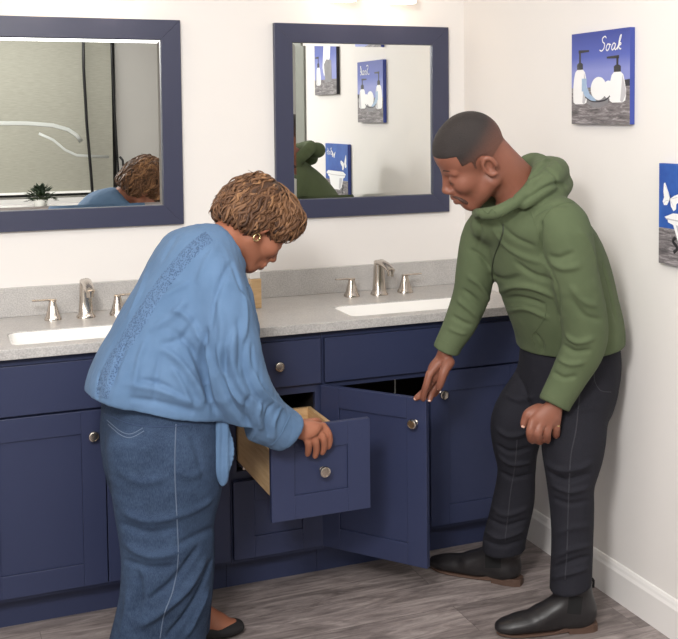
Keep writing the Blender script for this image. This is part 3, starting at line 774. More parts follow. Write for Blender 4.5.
def frame(heading, pitch, roll=0):
    h, p = math.radians(heading), math.radians(pitch)
    f = np.array([math.cos(h)*math.cos(p), math.sin(h)*math.cos(p), -math.sin(p)]); l = np.array([-math.sin(h), math.cos(h), 0.]); u = np.cross(f, l)
    if roll:
        c, s_ = math.cos(math.radians(roll)), math.sin(math.radians(roll)); l, u = c*l+s_*u, -s_*l+c*u
    return np.array([f, l, u])
class Head:
    def __init__(s, ear_pt, side, heading, pitch, sc=1.0, roll=0):
        s.F = frame(heading, pitch, roll); s.sc = sc; s.c = np.asarray(ear_pt)-(np.array([-.012, side*.078, -.012])*sc)@s.F
    def p(s, x, y, z): return s.c+(np.array([x, y, z])*s.sc)@s.F
    def build(s, f, fem=False):
        S_ = s.sc; F = s.F
        def E(c, r, k=.012, op='u'): f.ell(s.p(*c), [v*S_ for v in r], F, k*S_, op)
        def G(a, b, ra, rb, k=.01, op='u', u=None):
            g = lambda r: r*S_ if np.isscalar(r) else (r[0]*S_, r[1]*S_)
            f.seg(s.p(*a), s.p(*b), g(ra), g(rb), k*S_, F[2] if u is None else np.asarray(u)@F, op)
        E((-.015, 0, .036), (.097, .075, .084)) if fem else E((-.006, 0, .038), (.089, .075, .086)); E((.035, 0, .038), (.056, .062, .062), .02)
        E((.034, 0, -.035), (.056, .056, .075), .02)
        for y in (-1, 1):
            G((-.004, y*.055, -.062), (.062, y*.018, -.106), .02, .015, .03)
            E((.058, y*.038, -.030), (.030, .024, .026), .018)
            G((.079, y*.012, .014), (.070, y*.046, .012), .010, .008, .012)
            E((.101, y*.031, -.008), (.016, .016, .012), .012, 's')
            E((.0735, y*.031, -.007), (.0155, .0165, .0135), .004)
            G((.087, y*.020, -.016), (.082, y*.042, -.013), .0035, .003, .006)
            E((.100, y*.0125, -.042), (.011, .0075, .0075), .006)
        E((.093, 0, -.056), (.011, .014, .012), .012); E((.070, 0, -.104), (.021, .021, .018), .02); E((.082, 0, -.074), (.016, .026, .022), .015)
        G((.086, 0, .006), (.106, 0, -.033), (.008, .0085), (.0095, .010), .012); E((.1085, 0, -.036), (.0105, .0108, .0095), .006)
        for y in (-1, 1): E((.1065, y*.0075, -.049), (.0035, .003, .002), .003, 's')
        G((.0955, -.021, -.069), (.101, 0, -.065), .005, .0065, .006); G((.0955, .021, -.069), (.101, 0, -.065), .005, .0065, .006)
        G((.094, -.017, -.078), (.0985, 0, -.079), .006, .0085, .006); G((.094, .017, -.078), (.0985, 0, -.079), .006, .0085, .006)
        G((.1045, -.024, -.0722), (.1075, 0, -.0715), .0028, .0028, .003, 's'); G((.1045, .024, -.0722), (.1075, 0, -.0715), .0028, .0028, .003, 's')
        for y in (-1, 1):   # ears: helix ring, lobe, tragus, hollow
            c = np.array([-.014, y*.079, -.010]); pts = []
            for a in range(-60, 231, 29):
                r = math.radians(a); e = np.array([-.017*math.sin(r+.25)*.98, y*(.006+.004*math.sin(r)), .030*math.cos(r+.0)])
                pts.append((s.p(*(c+np.array([-.017*math.cos(math.radians(a-75)), y*(.008+.003*math.cos(math.radians(a-75))), .029*math.sin(math.radians(a-75)+1.57*0)]))), .0042*S_))
            pts = []
            for a in range(-75, 250, 25):   # from the front crus over the top, back and down
                r = math.radians(180-a-60)
                pts.append((s.p(c[0]+.0145*math.cos(r)-.002, c[1]+y*(.005-.004*math.cos(r)), c[2]+.0250*math.sin(r)), .0038*S_))
            f.chain(pts, .004*S_, F[1])
            E((c[0], y*.0765, c[2]), (.0140, .0075, .0245), .004)
            E((c[0]+.003, y*.086, c[2]+.001), (.0078, .0070, .0140), .003, 's')
            E((c[0]+.003, y*.080, c[2]-.023), (.0075, .0045, .008), .005)
            E((c[0]+.0135, y*.080, c[2]-.004), (.004, .005, .006), .004)
def finger(f, pts, rs, k=.006):
    f.chain([(p, r) for p, r in zip(pts, rs)], k, (0, 0, 1), sub=3)
def nail(bm, p, d, n, L, w):
    d = nrm(d); n = np.asarray(n, float); n = nrm(n-d*(n@d)); s_ = np.cross(d, n); rows = []
    for i in range(5):
        t = i/4-.5; row = []
        for j in range(5):
            v = j/4-.5; ww = w*(1-.35*max(0, abs(t)*2-.5)**2)
            row.append(bm.verts.new(p+d*t*L+s_*v*ww+n*(.0012-.0045*(v*2)**2*w/.01*.35-.0006*(t*2)**2)))
        rows.append(row)
    for a, b in zip(rows, rows[1:]):
        for j in range(4): bm.faces.new((a[j], a[j+1], b[j+1], b[j]))
def skinmat(name, c, dark):
    t = NT(name); co = t.coord(); f = t.noise(co, 26, 5, .6); g = t.noise(co, 7, 3)
    t.col(t.mix(g, t.mix(f, c, dark), c)); t.set(Roughness=.48); t.b.inputs['Specular IOR Level'].default_value = .4
    t.b.inputs['Subsurface Weight'].default_value = .12; t.b.inputs['Subsurface Radius'].default_value = (1, .35, .2); t.b.inputs['Subsurface Scale'].default_value = .006
    t.bump(t.noise(co, 420, 3), .12, .0008); return t.m
def clothmat(name, c, c2, scale=900, rough=.85, bump=.25, sheen=.2, big=6):
    t = NT(name); co = t.coord(); f = t.noise(co, big, 5, .6); w = t.noise(co, scale, 2)
    t.col(t.mix(t.ramp(f, [(.35, (0, 0, 0, 1)), (.65, (1, 1, 1, 1))]), c, c2)); t.set(Roughness=rough)
    t.b.inputs['Sheen Weight'].default_value = sheen; t.b.inputs['Specular IOR Level'].default_value = .25; t.bump(w, bump, .0012); return t.m

# ================================================================== the woman
wo = A(160, 425, -.93); WORG = np.array([wo[0], wo[1], 0.0])
SKW = skinmat('warm_brown_skin', srgb(160, 104, 80), srgb(132, 83, 63))
hw = Head(A(265, 226, -.935), -1, 8, 50, 1.0)
f = Field((-.45, -1.25, .02), (.48, -.62, 1.42), .0065,
          fx=[(hw.c[0]-.13, hw.c[0]+.17, .0026), (.20, .37, .0028)], fy=[(hw.c[1]-.12, hw.c[1]+.12, .0026), (-1.06, -.93, .0030)], fz=[(hw.c[2]-.16, hw.c[2]+.13, .0026), (.57, .70, .0028)])
LW = np.array([-.26, .966, 0]); FWD = np.array([.966, .26, 0])
# body under the clothes
f.chain([(A(158, 420, -.93), (.155, .12)), (A(164, 350, -.93), (.13, .105)), (A(180, 300, -.92), (.12, .09)), (A(200, 265, -.90), (.09, .055))], .03, LW)
for (hp, kn, an) in (((A(156, 430, -1.01)), A(166, 545, -1.03), A(157, 645, -1.02)), ((A(166, 430, -.86)), A(178, 530, -.84), A(192, 622, -.80))):
    f.chain([(hp, .088), (kn, .058), (an, .038)], .03)
f.chain([(A(221, 296, -1.03), .042), (A(236, 365, -1.07), .042), (A(288, 427, -1.025), (.027, .022))], .03, (.3, .6, .6))
f.chain([(A(214, 285, -.79), .042), (A(226, 340, -.74), .04), (A(240, 395, -.80), .03)], .03)
hw.build(f, True)
f.chain([(A(205, 252, -.90), (.065, .06)), (A(228, 240, -.885), (.056, .058)), (hw.p(-.035, 0, -.05), (.052, .055))], .03, LW)
def AH(px, py, Y): return at(px, py, Y-.028)
# right hand laid over the drawer front
Wr = AH(289, 427, -1.0)
K = [AH(323, 426, -.985), AH(317.5, 430, -.992), AH(311, 433, -.997), AH(304.5, 435, -1.0)]
for i, kp in enumerate(K): f.seg(Wr+(kp-Wr)*.12, kp, (.013, .018), (.0098, .0125), .012, (.5, .5, .6))
f.ell((Wr+K[1]+K[2])/3, (.034, .026, .017), np.array([nrm(K[1]-Wr), nrm(np.cross([-.2, -.75, .6], K[1]-Wr)), nrm([-.2, -.75, .6])]), .012)
fg = [[K[0], AH(328, 433, -.988), AH(329.5, 441, -.981), AH(328, 447.5, -.974)], [K[1], AH(323, 438, -.997), AH(324, 447, -.986), AH(322, 453, -.976)],
      [K[2], AH(315.5, 441, -1.0), AH(316.5, 450, -.988), AH(315, 456.5, -.977)], [K[3], AH(308, 442, -1.002), AH(308.5, 449, -.990), AH(307.5, 454.5, -.978)]]
for q in fg: finger(f, q, [.0098, .0092, .0084, .0070], .0035)
finger(f, [Wr+np.array([.02, .01, 0]), AH(309, 423, -.965), AH(317, 422, -.945), AH(322, 427, -.925)], [.014, .012, .011, .009], .008)
# left foot in the flat shoe
ft0, ft1 = A(190, 622, -.80), np.array([.115, -.795, .028])
f.seg(np.array([-.03, -.80, .09]), np.array([.03, -.797, .04]), .036, (.03, .036), .02, LW); f.seg(np.array([.03, -.797, .04]), np.array([.085, -.795, .026]), (.038, .022), (.032, .018), .02, LW)
f.seg(np.array([-.03, -.80, .03]), np.array([-.05, -.80, .045]), .028, .028, .02)
V, F = f.mesh(2); V, F = biggest(V, F)
wroot = npmesh('person', V, F, SKW, None, WORG); wroot.location = WORG
tag(wroot, 'older woman with wavy brown hair in blue blouse and jeans bending over the open drawer', 'person')
def wchild(name, V, F, mat): return npmesh(name, V, F, mat, wroot, WORG)

# blouse
BL = clothmat('light_blue_crinkled_blouse', srgb(92, 119, 151), srgb(84, 111, 143), 420, .9, .5, .03)
f = Field((-.45, -1.30, .58), (.36, -.60, 1.32), .0045)
f.chain([(A(163, 404, -.93), (.195, .190)), (A(163, 385, -.93), (.195, .196)), (A(172, 345, -.925), (.180, .168)), (A(184, 308, -.92), (.172, .138)), (A(194, 278, -.91), (.165, .115)), (A(203, 260, -.90), (.135, .080)), (A(207, 250, -.90), (.11, .06))], .02, LW)
f.ell(A(112, 380, -.90), (.085, .16, .05), np.array([nrm([.55, 0, 1]), LW, nrm([1, 0, -.55])]), .05)
f.seg(A(163, 302, -.86), A(184, 250, -.86), (.11, .05), (.10, .045), .05, LW)
f.chain([(A(206, 264, -.97), .058), (A(214, 276, -1.02), .065), (A(223, 303, -1.06), .072), (A(230, 345, -1.08), (.079, .080)), (A(238, 385, -1.08), (.078, .088)), (A(256, 413, -1.05), (.072, .078)), (A(288, 432, -1.03), (.056, .058)), (A(300, 438, -1.03), (.056, .056))], .022, (.2, .3, .9))
f.chain([(A(208, 260, -.82), .068), (A(220, 292, -.76), .068), (A(228, 345, -.74), .07), (A(236, 392, -.79), .05)], .03)
f.chain([(A(194, 245, -.90), (.10, .042)), (A(212, 246, -.89), (.085, .060)), (A(226, 262, -.89), (.07, .055))], .03, LW)
f.chain([(A(226, 276, -.95), (.05, .038)), (A(231, 294, -.93), (.09, .042)), (A(234, 330, -.92), (.11, .05))], .03, LW)
# front knot
f.ell(A(222, 412, -1.0), (.035, .03, .03), None, .012)
# hem, cuff and neck openings
f.plane(A(160, 418, -1.12), np.array([-.25, 0, -1]), .004, lo=(-.5, -1.3, .55), hi=(.06, -.6, .9))
cd = nrm(np.array([.6, .15, -.52])); f.plane(A(287, 431.5, -1.025), cd, .004, lo=(.15, -1.16, .55), hi=(.4, -.90, .78))
f.seg(A(280, 424, -1.035), A(310, 440, -1.02), .040, .046, .004, op='s')
f.chain([(A(228, 244, -.885), (.064, .056)), (A(262, 232, -.885), (.085, .10))], .008, LW, op='s')
V, F = f.mesh(2); V, F = biggest(V, F)
V = V+vnormals(V, F)*(.0026*snoise(V, 3, 4, 24)+.0018*snoise(V*np.array([1, 1, .35]), 5, 3, 75)+.0006*snoise(V*np.array([1, 1, .3]), 6, 2, 260))[:, None]
V = folds(V, F, [
    ([(204, 402), (196, 385), (180, 362), (165, 350)], .010, .010), ([(210, 396), (206, 372), (192, 348), (172, 330)], .010, -.008),
    ([(214, 404), (212, 375), (204, 345), (190, 325)], .009, .008), ([(200, 408), (178, 396), (150, 388), (125, 384)], .011, .007), ([(196, 412), (165, 404), (130, 398)], .008, -.006),
    ([(206, 330), (203, 360), (208, 390), (216, 412)], .009, -.014), ([(211, 330), (215, 300), (224, 275), (232, 262)], .008, -.006),
    ([(186, 300), (170, 318), (148, 330)], .012, .006), ([(196, 318), (182, 338), (160, 345)], .010, -.006), ([(190, 282), (175, 290), (158, 300)], .010, .005),
    ([(235, 330), (232, 355), (238, 380), (250, 400)], .010, .008), ([(246, 340), (244, 365), (252, 390), (268, 408)], .009, -.008), ([(226, 350), (224, 380), (232, 405), (248, 425)], .010, -.009),
    ([(254, 360), (258, 380), (270, 398), (284, 410)], .007, .007), ([(262, 402), (258, 415), (262, 430)], .007, .008), ([(272, 404), (266, 418), (268, 436)], .006, -.007), ([(280, 408), (274, 422), (274, 440)], .006, .006),
    ([(250, 395), (245, 410), (250, 428)], .008, -.008), ([(218, 300), (222, 330), (220, 360)], .010, .005), ([(243, 290), (246, 315), (244, 340)], .008, .006),
    ([(150, 262), (140, 290), (128, 318)], .012, .004), ([(128, 340), (118, 362), (112, 385)], .009, -.006), ([(146, 340), (138, 365), (134, 392)], .009, .006), ([(160, 352), (156, 375), (154, 402)], .009, -.006),
    ([(100, 372), (98, 388), (97, 400)], .006, -.007), ([(176, 236), (168, 250), (162, 262)], .012, -.003), ([(218, 345), (222, 370), (232, 392), (246, 408)], .006, .007), ([(238, 318), (240, 345), (238, 370)], .006, -.006), ([(252, 345), (254, 365), (262, 385), (276, 402)], .006, -.006), ([(190, 345), (198, 365), (206, 385)], .007, -.007), ([(172, 310), (186, 316), (198, 330)], .008, .006), ([(120, 352), (112, 372), (106, 392)], .006, .005), ([(172, 368), (182, 385), (190, 405)], .007, .006), ([(140, 380), (160, 384), (186, 398)], .007, -.006), ([(216, 248), (206, 262), (198, 285)], .010, .004), ([(232, 262), (240, 285), (248, 300)], .007, -.005)])
V = relax(V, F, .4)
blo = wchild('blouse', V, F, BL); TB = tree_of(V, F)
# crochet strip down the back of the blouse, with a row of small holes
LACE = NT('crochet_strip'); t = LACE; co = t.coord(); v = t.n('TexVoronoi'); v.inputs['Scale'].default_value = 230; t.l(co, v.inputs['Vector'])
h = t.ramp(v.outputs['Distance'], [(.25, (0, 0, 0, 1)), (.55, (1, 1, 1, 1))]); t.col(t.mix(h, srgb(62, 86, 120), srgb(88, 116, 150))); t.set(Roughness=.9); t.bump(h, .8, .002)
def ribbon(name, tree, mids, halfw, mat, parent, org, lift=.0018, across=6):
    P = dense(mids, 12); rows = []
    bm = bmesh.new(); O = Vector(org)
    for i, p in enumerate(P):
        d = P[min(i+1, len(P)-1)]-P[max(i-1, 0)]; d = d/np.linalg.norm(d); n = np.array([-d[1], d[0]]); row = []
        w = halfw if np.isscalar(halfw) else halfw[0]+(halfw[1]-halfw[0])*i/(len(P)-1)
        for j in range(across+1):
            q = p+n*w*(2*j/across-1); h = hitpx(tree, q[0], q[1])
            row.append(bm.verts.new(h[0]+h[1]*(lift*(1 if 0 < j < across else .1))-O) if h else None)
        rows.append(row)
    for a, b in zip(rows, rows[1:]):
        for j in range(across):
            q = (a[j], a[j+1], b[j+1], b[j])
            if None in q or max((q[0].co-q[2].co).length, (q[1].co-q[3].co).length) > .05: continue
            bm.faces.new(q)
    for v in [v for v in bm.verts if not v.link_faces]: bm.verts.remove(v)
    return bm_obj(name, bm, mat, parent, True)
ribbon('crochet_strip', TB, [(209, 236), (197, 246), (181, 262), (160, 288), (142, 316), (126, 342), (112, 366), (104, 386), (101, 397)], (6.5, 7.5), LACE.m, wroot, WORG)['label'] = 'darker openwork crochet strip down the back'
for pts in ([(252, 282), (243, 292), (228, 308), (215, 326), (211, 345), (213, 375), (219, 405)],): seam('seam', TB, pts, .0016, BL, wroot, WORG)
for pts in ([(292, 413), (286, 424), (280, 436), (271, 446)],): seam('cuff_seam', TB, pts, .0016, BL, wroot, WORG)
# hanging ends of the tied front
for nm, pts, ws in (('tie', [(219, 412, -1.05), (221, 430, -1.06), (222, 450, -1.065), (223, 470, -1.065), (222, 486, -1.06)], [.016, .024, .028, .02, .004]),
                    ('tie', [(213, 412, -1.0), (213, 425, -1.02), (214, 440, -1.03), (215, 456, -1.03)], [.014, .018, .016, .006])):
    ff = Field((-.1, -1.14, .44), (.1, -.92, .78), .0035)
    ff.chain([(A(*p), (w, .008+.003*(i % 2))) for i, (p, w) in enumerate(zip(pts, ws))], .01, (1, -.2, 0)); V, F = ff.mesh(1)
    V = V+vnormals(V, F)*(.003*np.sin(V[:, :1]*260+snoise(V, 8, 2, 12)[:, None]*2)); wchild(nm, V, F, BL)

# jeans
t = NT('mid_blue_denim'); co = t.coord(); n1 = t.noise(co, 5, 5, .6); n2 = t.noise(t.coord((1, 1, .12)), 900, 3, .6); n3 = t.noise(t.coord((1, 1, 2.2)), 24, 4, .7)
c = t.ramp(n1, [(.3, srgb(24, 36, 58)), (.5, srgb(37, 52, 78)), (.72, srgb(58, 76, 104))]); c = t.mix(.28, c, t.ramp(n3, [(.3, srgb(26, 38, 60)), (.7, srgb(68, 88, 114))])); c = t.mix(.25, c, t.ramp(n2, [(.35, srgb(20, 30, 48)), (.65, srgb(90, 108, 130))]))
t.col(c); t.set(Roughness=.9); t.bump(n2, .3, .0012); t.b.inputs['Specular IOR Level'].default_value = .2; DEN = t.m
f = Field((-.42, -1.28, .015), (.16, -.62, .86), .0048)
f.chain([(A(163, 396, -.93), (.165, .160)), (A(162, 420, -.93), (.18, .160)), (A(162, 450, -.93), (.185, .155)), (A(165, 480, -.93), (.18, .142))], .03, LW)
f.chain([(A(160, 440, -1.01), (.098, .150)), (A(165, 500, -1.02), (.092, .140)), (A(168, 550, -1.03), (.090, .128)), (A(167, 590, -1.03), (.090, .130)), (A(160, 630, -1.02), (.090, .134)), (A(156, 655, -1.02), (.092, .138))], .03, LW)
f.chain([(A(166, 440, -.86), (.098, .140)), (A(172, 510, -.84), (.092, .128)), (A(178, 570, -.82), (.088, .110)), (A(178, 612, -.81), (.09, .095)), (A(176, 628, -.80), (.092, .10))], .03, LW)
f.plane((0, 0, .035), (0, 0, -1), .003)
V, F = f.mesh(2); V, F = biggest(V, F)
V = V+vnormals(V, F)*(.0022*snoise(V*np.array([1, 1, 1.6]), 13, 4, 18))[:, None]
V = folds(V, F, [
    ([(124, 512), (145, 520), (172, 518)], .010, .007), ([(122, 524), (150, 533), (178, 528)], .009, -.006), ([(126, 545), (150, 556), (180, 552)], .010, .007), ([(124, 560), (150, 568), (176, 566)], .009, -.006),
    ([(205, 560), (185, 590), (160, 612), (140, 626)], .011, .012), ([(198, 548), (175, 580), (150, 600)], .010, -.009), ([(212, 560), (198, 595), (182, 620), (168, 636)], .009, -.010), ([(208, 590), (196, 615), (186, 636)], .009, .009),
    ([(136, 570), (140, 590), (136, 615)], .010, -.008), ([(128, 590), (126, 612), (120, 636)], .010, .006), ([(205, 470), (190, 476), (176, 470)], .012, .004), ([(118, 470), (140, 482), (165, 478)], .012, .004),
    ([(190, 430), (198, 455), (204, 480)], .010, -.004), ([(160, 520), (190, 512), (212, 500)], .010, .005), ([(178, 545), (196, 536), (214, 528)], .009, -.005)])
V = relax(V, F, .4)
jw = wchild('jeans', V, F, DEN); TJ = tree_of(V, F)
STI = simple('pale_denim_stitching', srgb(84, 98, 120), .8); STD = simple('dark_denim_seam', srgb(46, 62, 92), .9)
seam('side_seam', TJ, [(176, 424), (175, 450), (175, 480), (177, 520), (178, 560), (173, 590), (164, 615), (160, 639)], .0017, STI, wroot, WORG, .0004)
for pts in ([(107, 420), (120, 431), (131, 434), (143, 428)], [(108, 424), (120, 434.5), (131, 437.5), (144, 431)]): seam('pocket_stitching', TJ, pts, .0013, STI, wroot, WORG)
seam('waist_seam', TJ, [(104, 413), (130, 424), (160, 427), (190, 424), (214, 418)], .0016, STD, wroot, WORG)

# flat shoe
f = Field((-.12, -.88, .0), (.16, -.71, .12), .003)
f.chain([(np.array([-.055, -.80, .030]), (.034, .028)), (np.array([0, -.80, .028]), (.036, .026)), (np.array([.055, -.797, .026]), (.043, .022)), (np.array([.098, -.795, .022]), (.030, .017))], .01, LW)
f.plane((0, 0, .002), (0, 0, -1), .002)
f.chain([(np.array([-.058, -.80, .07]), (.030, .034)), (np.array([0, -.80, .062]), (.031, .030)), (np.array([.045, -.797, .060]), (.028, .028))], .004, LW, op='s')
V, F = f.mesh(1); wchild('shoe', V, F, simple('black_suede', srgb(24, 22, 24), .8, bump=.1))
V2 = V.copy(); 
f = Field((-.35, -1.12, .0), (.10, -.93, .12), .004)
o2 = A(156, 655, -1.02); b0 = np.array([o2[0], -1.02, 0])
f.chain([(b0+[-.055, 0, .030], (.034, .028)), (b0+[0, 0, .032], (.036, .030)), (b0+[.07, .01, .028], (.042, .022)), (b0+[.125, .02, .022], (.028, .016))], .01, LW)
f.plane((0, 0, .002), (0, 0, -1), .002); V, F = f.mesh(1); wchild('shoe', V, F, bpy.data.materials['black_suede'])

# hair: full base plus hundreds of wavy locks in one mesh
t = NT('wavy_chestnut_hair'); co = t.coord(); at_ = t.n('Attribute', attribute_name='lock')
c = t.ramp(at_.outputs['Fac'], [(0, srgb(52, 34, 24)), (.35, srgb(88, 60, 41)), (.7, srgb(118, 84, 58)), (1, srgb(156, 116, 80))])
t.col(c); t.set(Roughness=.58, **{'Specular IOR Level': .35}); HAIR = t.m
rs = np.random.RandomState(11)
Fh = hw.F; hs = hw.sc
def hp(x, y, z): return hw.p(x, y, z)
f = Field(tuple(hw.c-.2), tuple(hw.c+.2), .0045)
f.ell(hp(-.022, 0, .045), (.106, .088, .080), Fh, .02)
f.ell(hp(-.076, 0, -.006), (.064, .084, .090), Fh, .03)
f.ell(hp(.045, 0, .070), (.055, .070, .045), Fh, .03)
for y in (-1, 1):
    f.ell(hp(.030, y*.062, .035), (.048, .026, .048), Fh, .02); f.ell(hp(-.045, y*.070, -.018), (.040, .024, .050), Fh, .02)
f.ell(hp(.105, 0, -.03), (.075, .085, .075), Fh, .012, 's'); f.ell(hp(.03, -.085, -.055), (.05, .045, .055), Fh, .008, 's'); f.ell(hp(.03, .085, -.055), (.05, .045, .055), Fh, .008, 's')
f.ell(hp(-.02, 0, -.10), (.085, .065, .055), Fh, .01, 's')
V, F = f.mesh(2); V, F = biggest(V, F); TH = tree_of(V, F)
V = V+vnormals(V, F)*(.004*snoise(V, 31, 3, 60))[:, None]
HV = [V]; HF = [F]; HL = [np.full(len(V), .12)]; off = len(V)
def locktube(P, R, N, flat=.5, seg=5):
    n = len(P); T = np.gradient(P, axis=0); T /= np.linalg.norm(T, axis=1)[:, None]+1e-9
    U = np.cross(T, N); U /= np.linalg.norm(U, axis=1)[:, None]+1e-9; W2 = np.cross(U, T); out = []
    for k in range(seg): a = 2*PI*k/seg; out.append(P+U*(R*math.cos(a))[:, None]+W2*(R*math.sin(a)*flat)[:, None])
    return np.stack(out, 1).reshape(-1, 3)
crown = np.array([-.055, -.01, .125]); cnt = 0; tries = 0
hc = np.array([-.015, 0, .03])
while cnt < 820 and tries < 5000:
    tries += 1
    q = rs.normal(size=3); q /= np.linalg.norm(q); st = hc+q*np.array([.105, .088, .095])
    if st[2] < -.055 or (st[0] > .045 and st[2] < .055) or (st[0] > .0 and st[2] < .0): continue
    L = rs.uniform(.05, .12); n = 17; dirv = st-crown; dirv = dirv-q*(dirv@q); dn = np.linalg.norm(dirv)
    if dn < .01: dirv = np.array([1, rs.normal()*.6, 0]); dn = np.linalg.norm(dirv)
    dirv = dirv/dn; side = np.cross(q, dirv); dirv = dirv+side*rs.normal()*.35; dirv /= np.linalg.norm(dirv)
    p = st.copy(); pts = []; nn = []; ph = rs.uniform(0, 6.28); ph2 = rs.uniform(0, 6.28); fr = rs.uniform(1.2, 2.1); am = rs.uniform(.004, .009); lift = rs.uniform(.0, .009)
    for i in range(n):
        u = i/(n-1); w = hw.c+(p*hs)@Fh
        h = TH.find_nearest(Vector(w))
        if h[0] is None: break
        hn = np.array(h[1]); base = np.array(h[0]); tw = dirv@Fh; sw = np.cross(hn, tw); sw /= np.linalg.norm(sw)+1e-9
        c3 = base+hn*(.0015+lift*math.sin(u*PI*.5)+am*.8*math.sin(u*fr*6.28+ph2)*u)+sw*(am*math.sin(u*fr*6.28+ph))
        pts.append(c3); nn.append(hn)
        tw = tw-hn*(tw@hn); tw /= np.linalg.norm(tw)+1e-9
        p = ((base+tw*(L/(n-1))-hw.c)@Fh.T)/hs; dirv = Fh@tw
    if len(pts) < n: continue
    P = np.array(pts)
    for _ in range(1): P[1:-1] = (P[:-2]+2*P[1:-1]+P[2:])/4
    u = np.linspace(0, 1, n); r0_ = rs.uniform(.0028, .0062); R = r0_*np.clip(np.minimum(u*5+.25, (1-u)*2.6+.12), 0, 1)
    tv = locktube(P, R, np.array(nn)); m = 5; fc = []
    for i in range(n-1):
        for k in range(m): fc.append((off+i*m+k, off+i*m+(k+1) % m, off+(i+1)*m+(k+1) % m, off+(i+1)*m+k))
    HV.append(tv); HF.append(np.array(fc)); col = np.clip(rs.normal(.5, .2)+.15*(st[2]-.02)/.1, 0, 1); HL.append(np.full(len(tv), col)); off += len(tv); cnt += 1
V = np.concatenate(HV); F = np.concatenate(HF); hair = wchild('hair', V, F, HAIR)
aa = hair.data.attributes.new('lock', 'FLOAT', 'POINT'); aa.data.foreach_set('value', np.concatenate(HL).astype(np.float32))
# face details
def wring(bm, c, F3, r1, r2, tubr, n=24):
    P = [Vector(c+F3[0]*r1*math.cos(2*PI*i/n)+F3[2]*r2*math.sin(2*PI*i/n)) for i in range(n+1)]; tube(bm, P, tubr, 8)
def rel(o, org): o.data.transform(Matrix.Translation(-Vector(org))); return o
bm = bmesh.new(); ec = hw.p(-.008, -.086, -.054); wring(bm, ec, hw.F, .009, .011, .0022); rel(bm_obj('earring', bm, MT['gold'], wroot, True), WORG)['label'] = 'small gold hoop earring'
BR = simple('dark_brown_brow', srgb(70, 46, 34), .8); LIP = simple('rose_lips', srgb(146, 74, 66), .4); EYE = simple('eye_white', srgb(225, 218, 210), .15)
def brows_lips(h, root, org, brow, lip):
    for y in (-1, 1):
        bm = bmesh.new(); tube(bm, [h.p(.0900, y*.014, .019), h.p(.0875, y*.026, .0245), h.p(.079, y*.042, .023), h.p(.071, y*.050, .018)], [.002, .0036, .003, .0012], 6, .5); rel(bm_obj('eyebrow', bm, brow, root, True), org)
        bm = bmesh.new(); tube(bm, [h.p(.0885, y*.018, -.0145), h.p(.0905, y*.031, -.0165), h.p(.083, y*.045, -.0135)], [.0008, .0014, .0008], 6, .5); rel(bm_obj('eyelashes', bm, MT['black'], root, True), org)
    bm = bmesh.new(); tube(bm, [h.p(.096, -.020, -.0705), h.p(.1045, -.007, -.0672), h.p(.1055, 0, -.0678), h.p(.1045, .007, -.0672), h.p(.096, .020, -.0705)], [.0015, .0042, .0040, .0042, .0015], 8, .6)
    tube(bm, [h.p(.0955, -.018, -.0765), h.p(.1030, -.007, -.0795), h.p(.1035, 0, -.0798), h.p(.1030, .007, -.0795), h.p(.0955, .018, -.0765)], [.0015, .0046, .005, .0046, .0015], 8, .6)
    rel(bm_obj('lips', bm, lip, root, True), org)
brows_lips(hw, wroot, WORG, BR, LIP)
NLW = simple('fingernail_pink', srgb(204, 150, 130), .25)
for q in fg:
    bm = bmesh.new(); d = q[3]-q[2]; nail(bm, q[3]+nrm([-.25, -.93, .2])*.0062-nrm(d)*.001, d, (-.25, -.93, .2), .010, .009); rel(bm_obj('fingernail', bm, NLW, wroot, True), WORG)
#MAN
# ================================================================== the man
def A(px, py, Y): return at(px, py, Y-.105*min(1, max(0, (395-py)/150)))
mo = A(560, 480, -1.02); MORG = np.array([mo[0], mo[1], 0.0])
SKM = skinmat('deep_brown_skin', srgb(140, 90, 72), srgb(112, 70, 55))
hm = Head(A(488.5, 167, -1.10), 1, 160, 32, 1.10, -17)
LM = np.array([.17, -.98, 0]); FM = np.array([-.98, -.17, 0])
f = Field((.58, -1.38, .03), (1.26, -.72, 1.60), .0065,
          fx=[(hm.c[0]-.17, hm.c[0]+.13, .0027)], fy=[(hm.c[1]-.12, hm.c[1]+.12, .0027), (-1.26, -1.17, .003), (-.90, -.80, .003)], fz=[(hm.c[2]-.15, hm.c[2]+.15, .0027), (.60, .79, .003)])
f.chain([(A(566, 370, -1.02), (.13, .10)), (A(560, 320, -1.02), (.125, .095)), (A(548, 275, -1.02), (.14, .10)), (A(533, 235, -1.02), (.15, .10)), (A(522, 210, -1.02), (.10, .07))], .03, LM)
hip = A(572, 385, -1.09); f.chain([(hip, .085), (A(572, 450, -1.16), .065), (A(571, 490, -1.18), .042), (A(573, 535, -1.19), .042), (A(573, 572, -1.19), .030)], .03)
f.chain([(A(550, 380, -.95), .085), (A(520, 420, -.92), .06), (A(516, 465, -.90), .036), (A(512, 505, -.86), .036), (A(509, 535, -.845), .030)], .03)
f.chain([(A(563, 222, -1.18), .055), (A(584, 325, -1.225), .045), (A(557, 398, -1.21), (.030, .024))], .03, (.8, .5, .2))
f.chain([(A(484, 235, -.87), .055), (A(471, 292, -.86), .042), (A(445, 352, -.862), (.027, .022))], .03, (.8, .5, .2))
hm.build(f); f.seg(hm.p(-.052, 0, -.045), A(520, 182, -1.0), .050, .056, .03)
f.chain([(A(532, 208, -1.02), (.070, .06)), (A(514, 188, -1.02), (.058, .060)), (hm.p(-.035, 0, -.035), (.058, .060)), (hm.p(-.03, 0, .0), .052)], .025, LM)
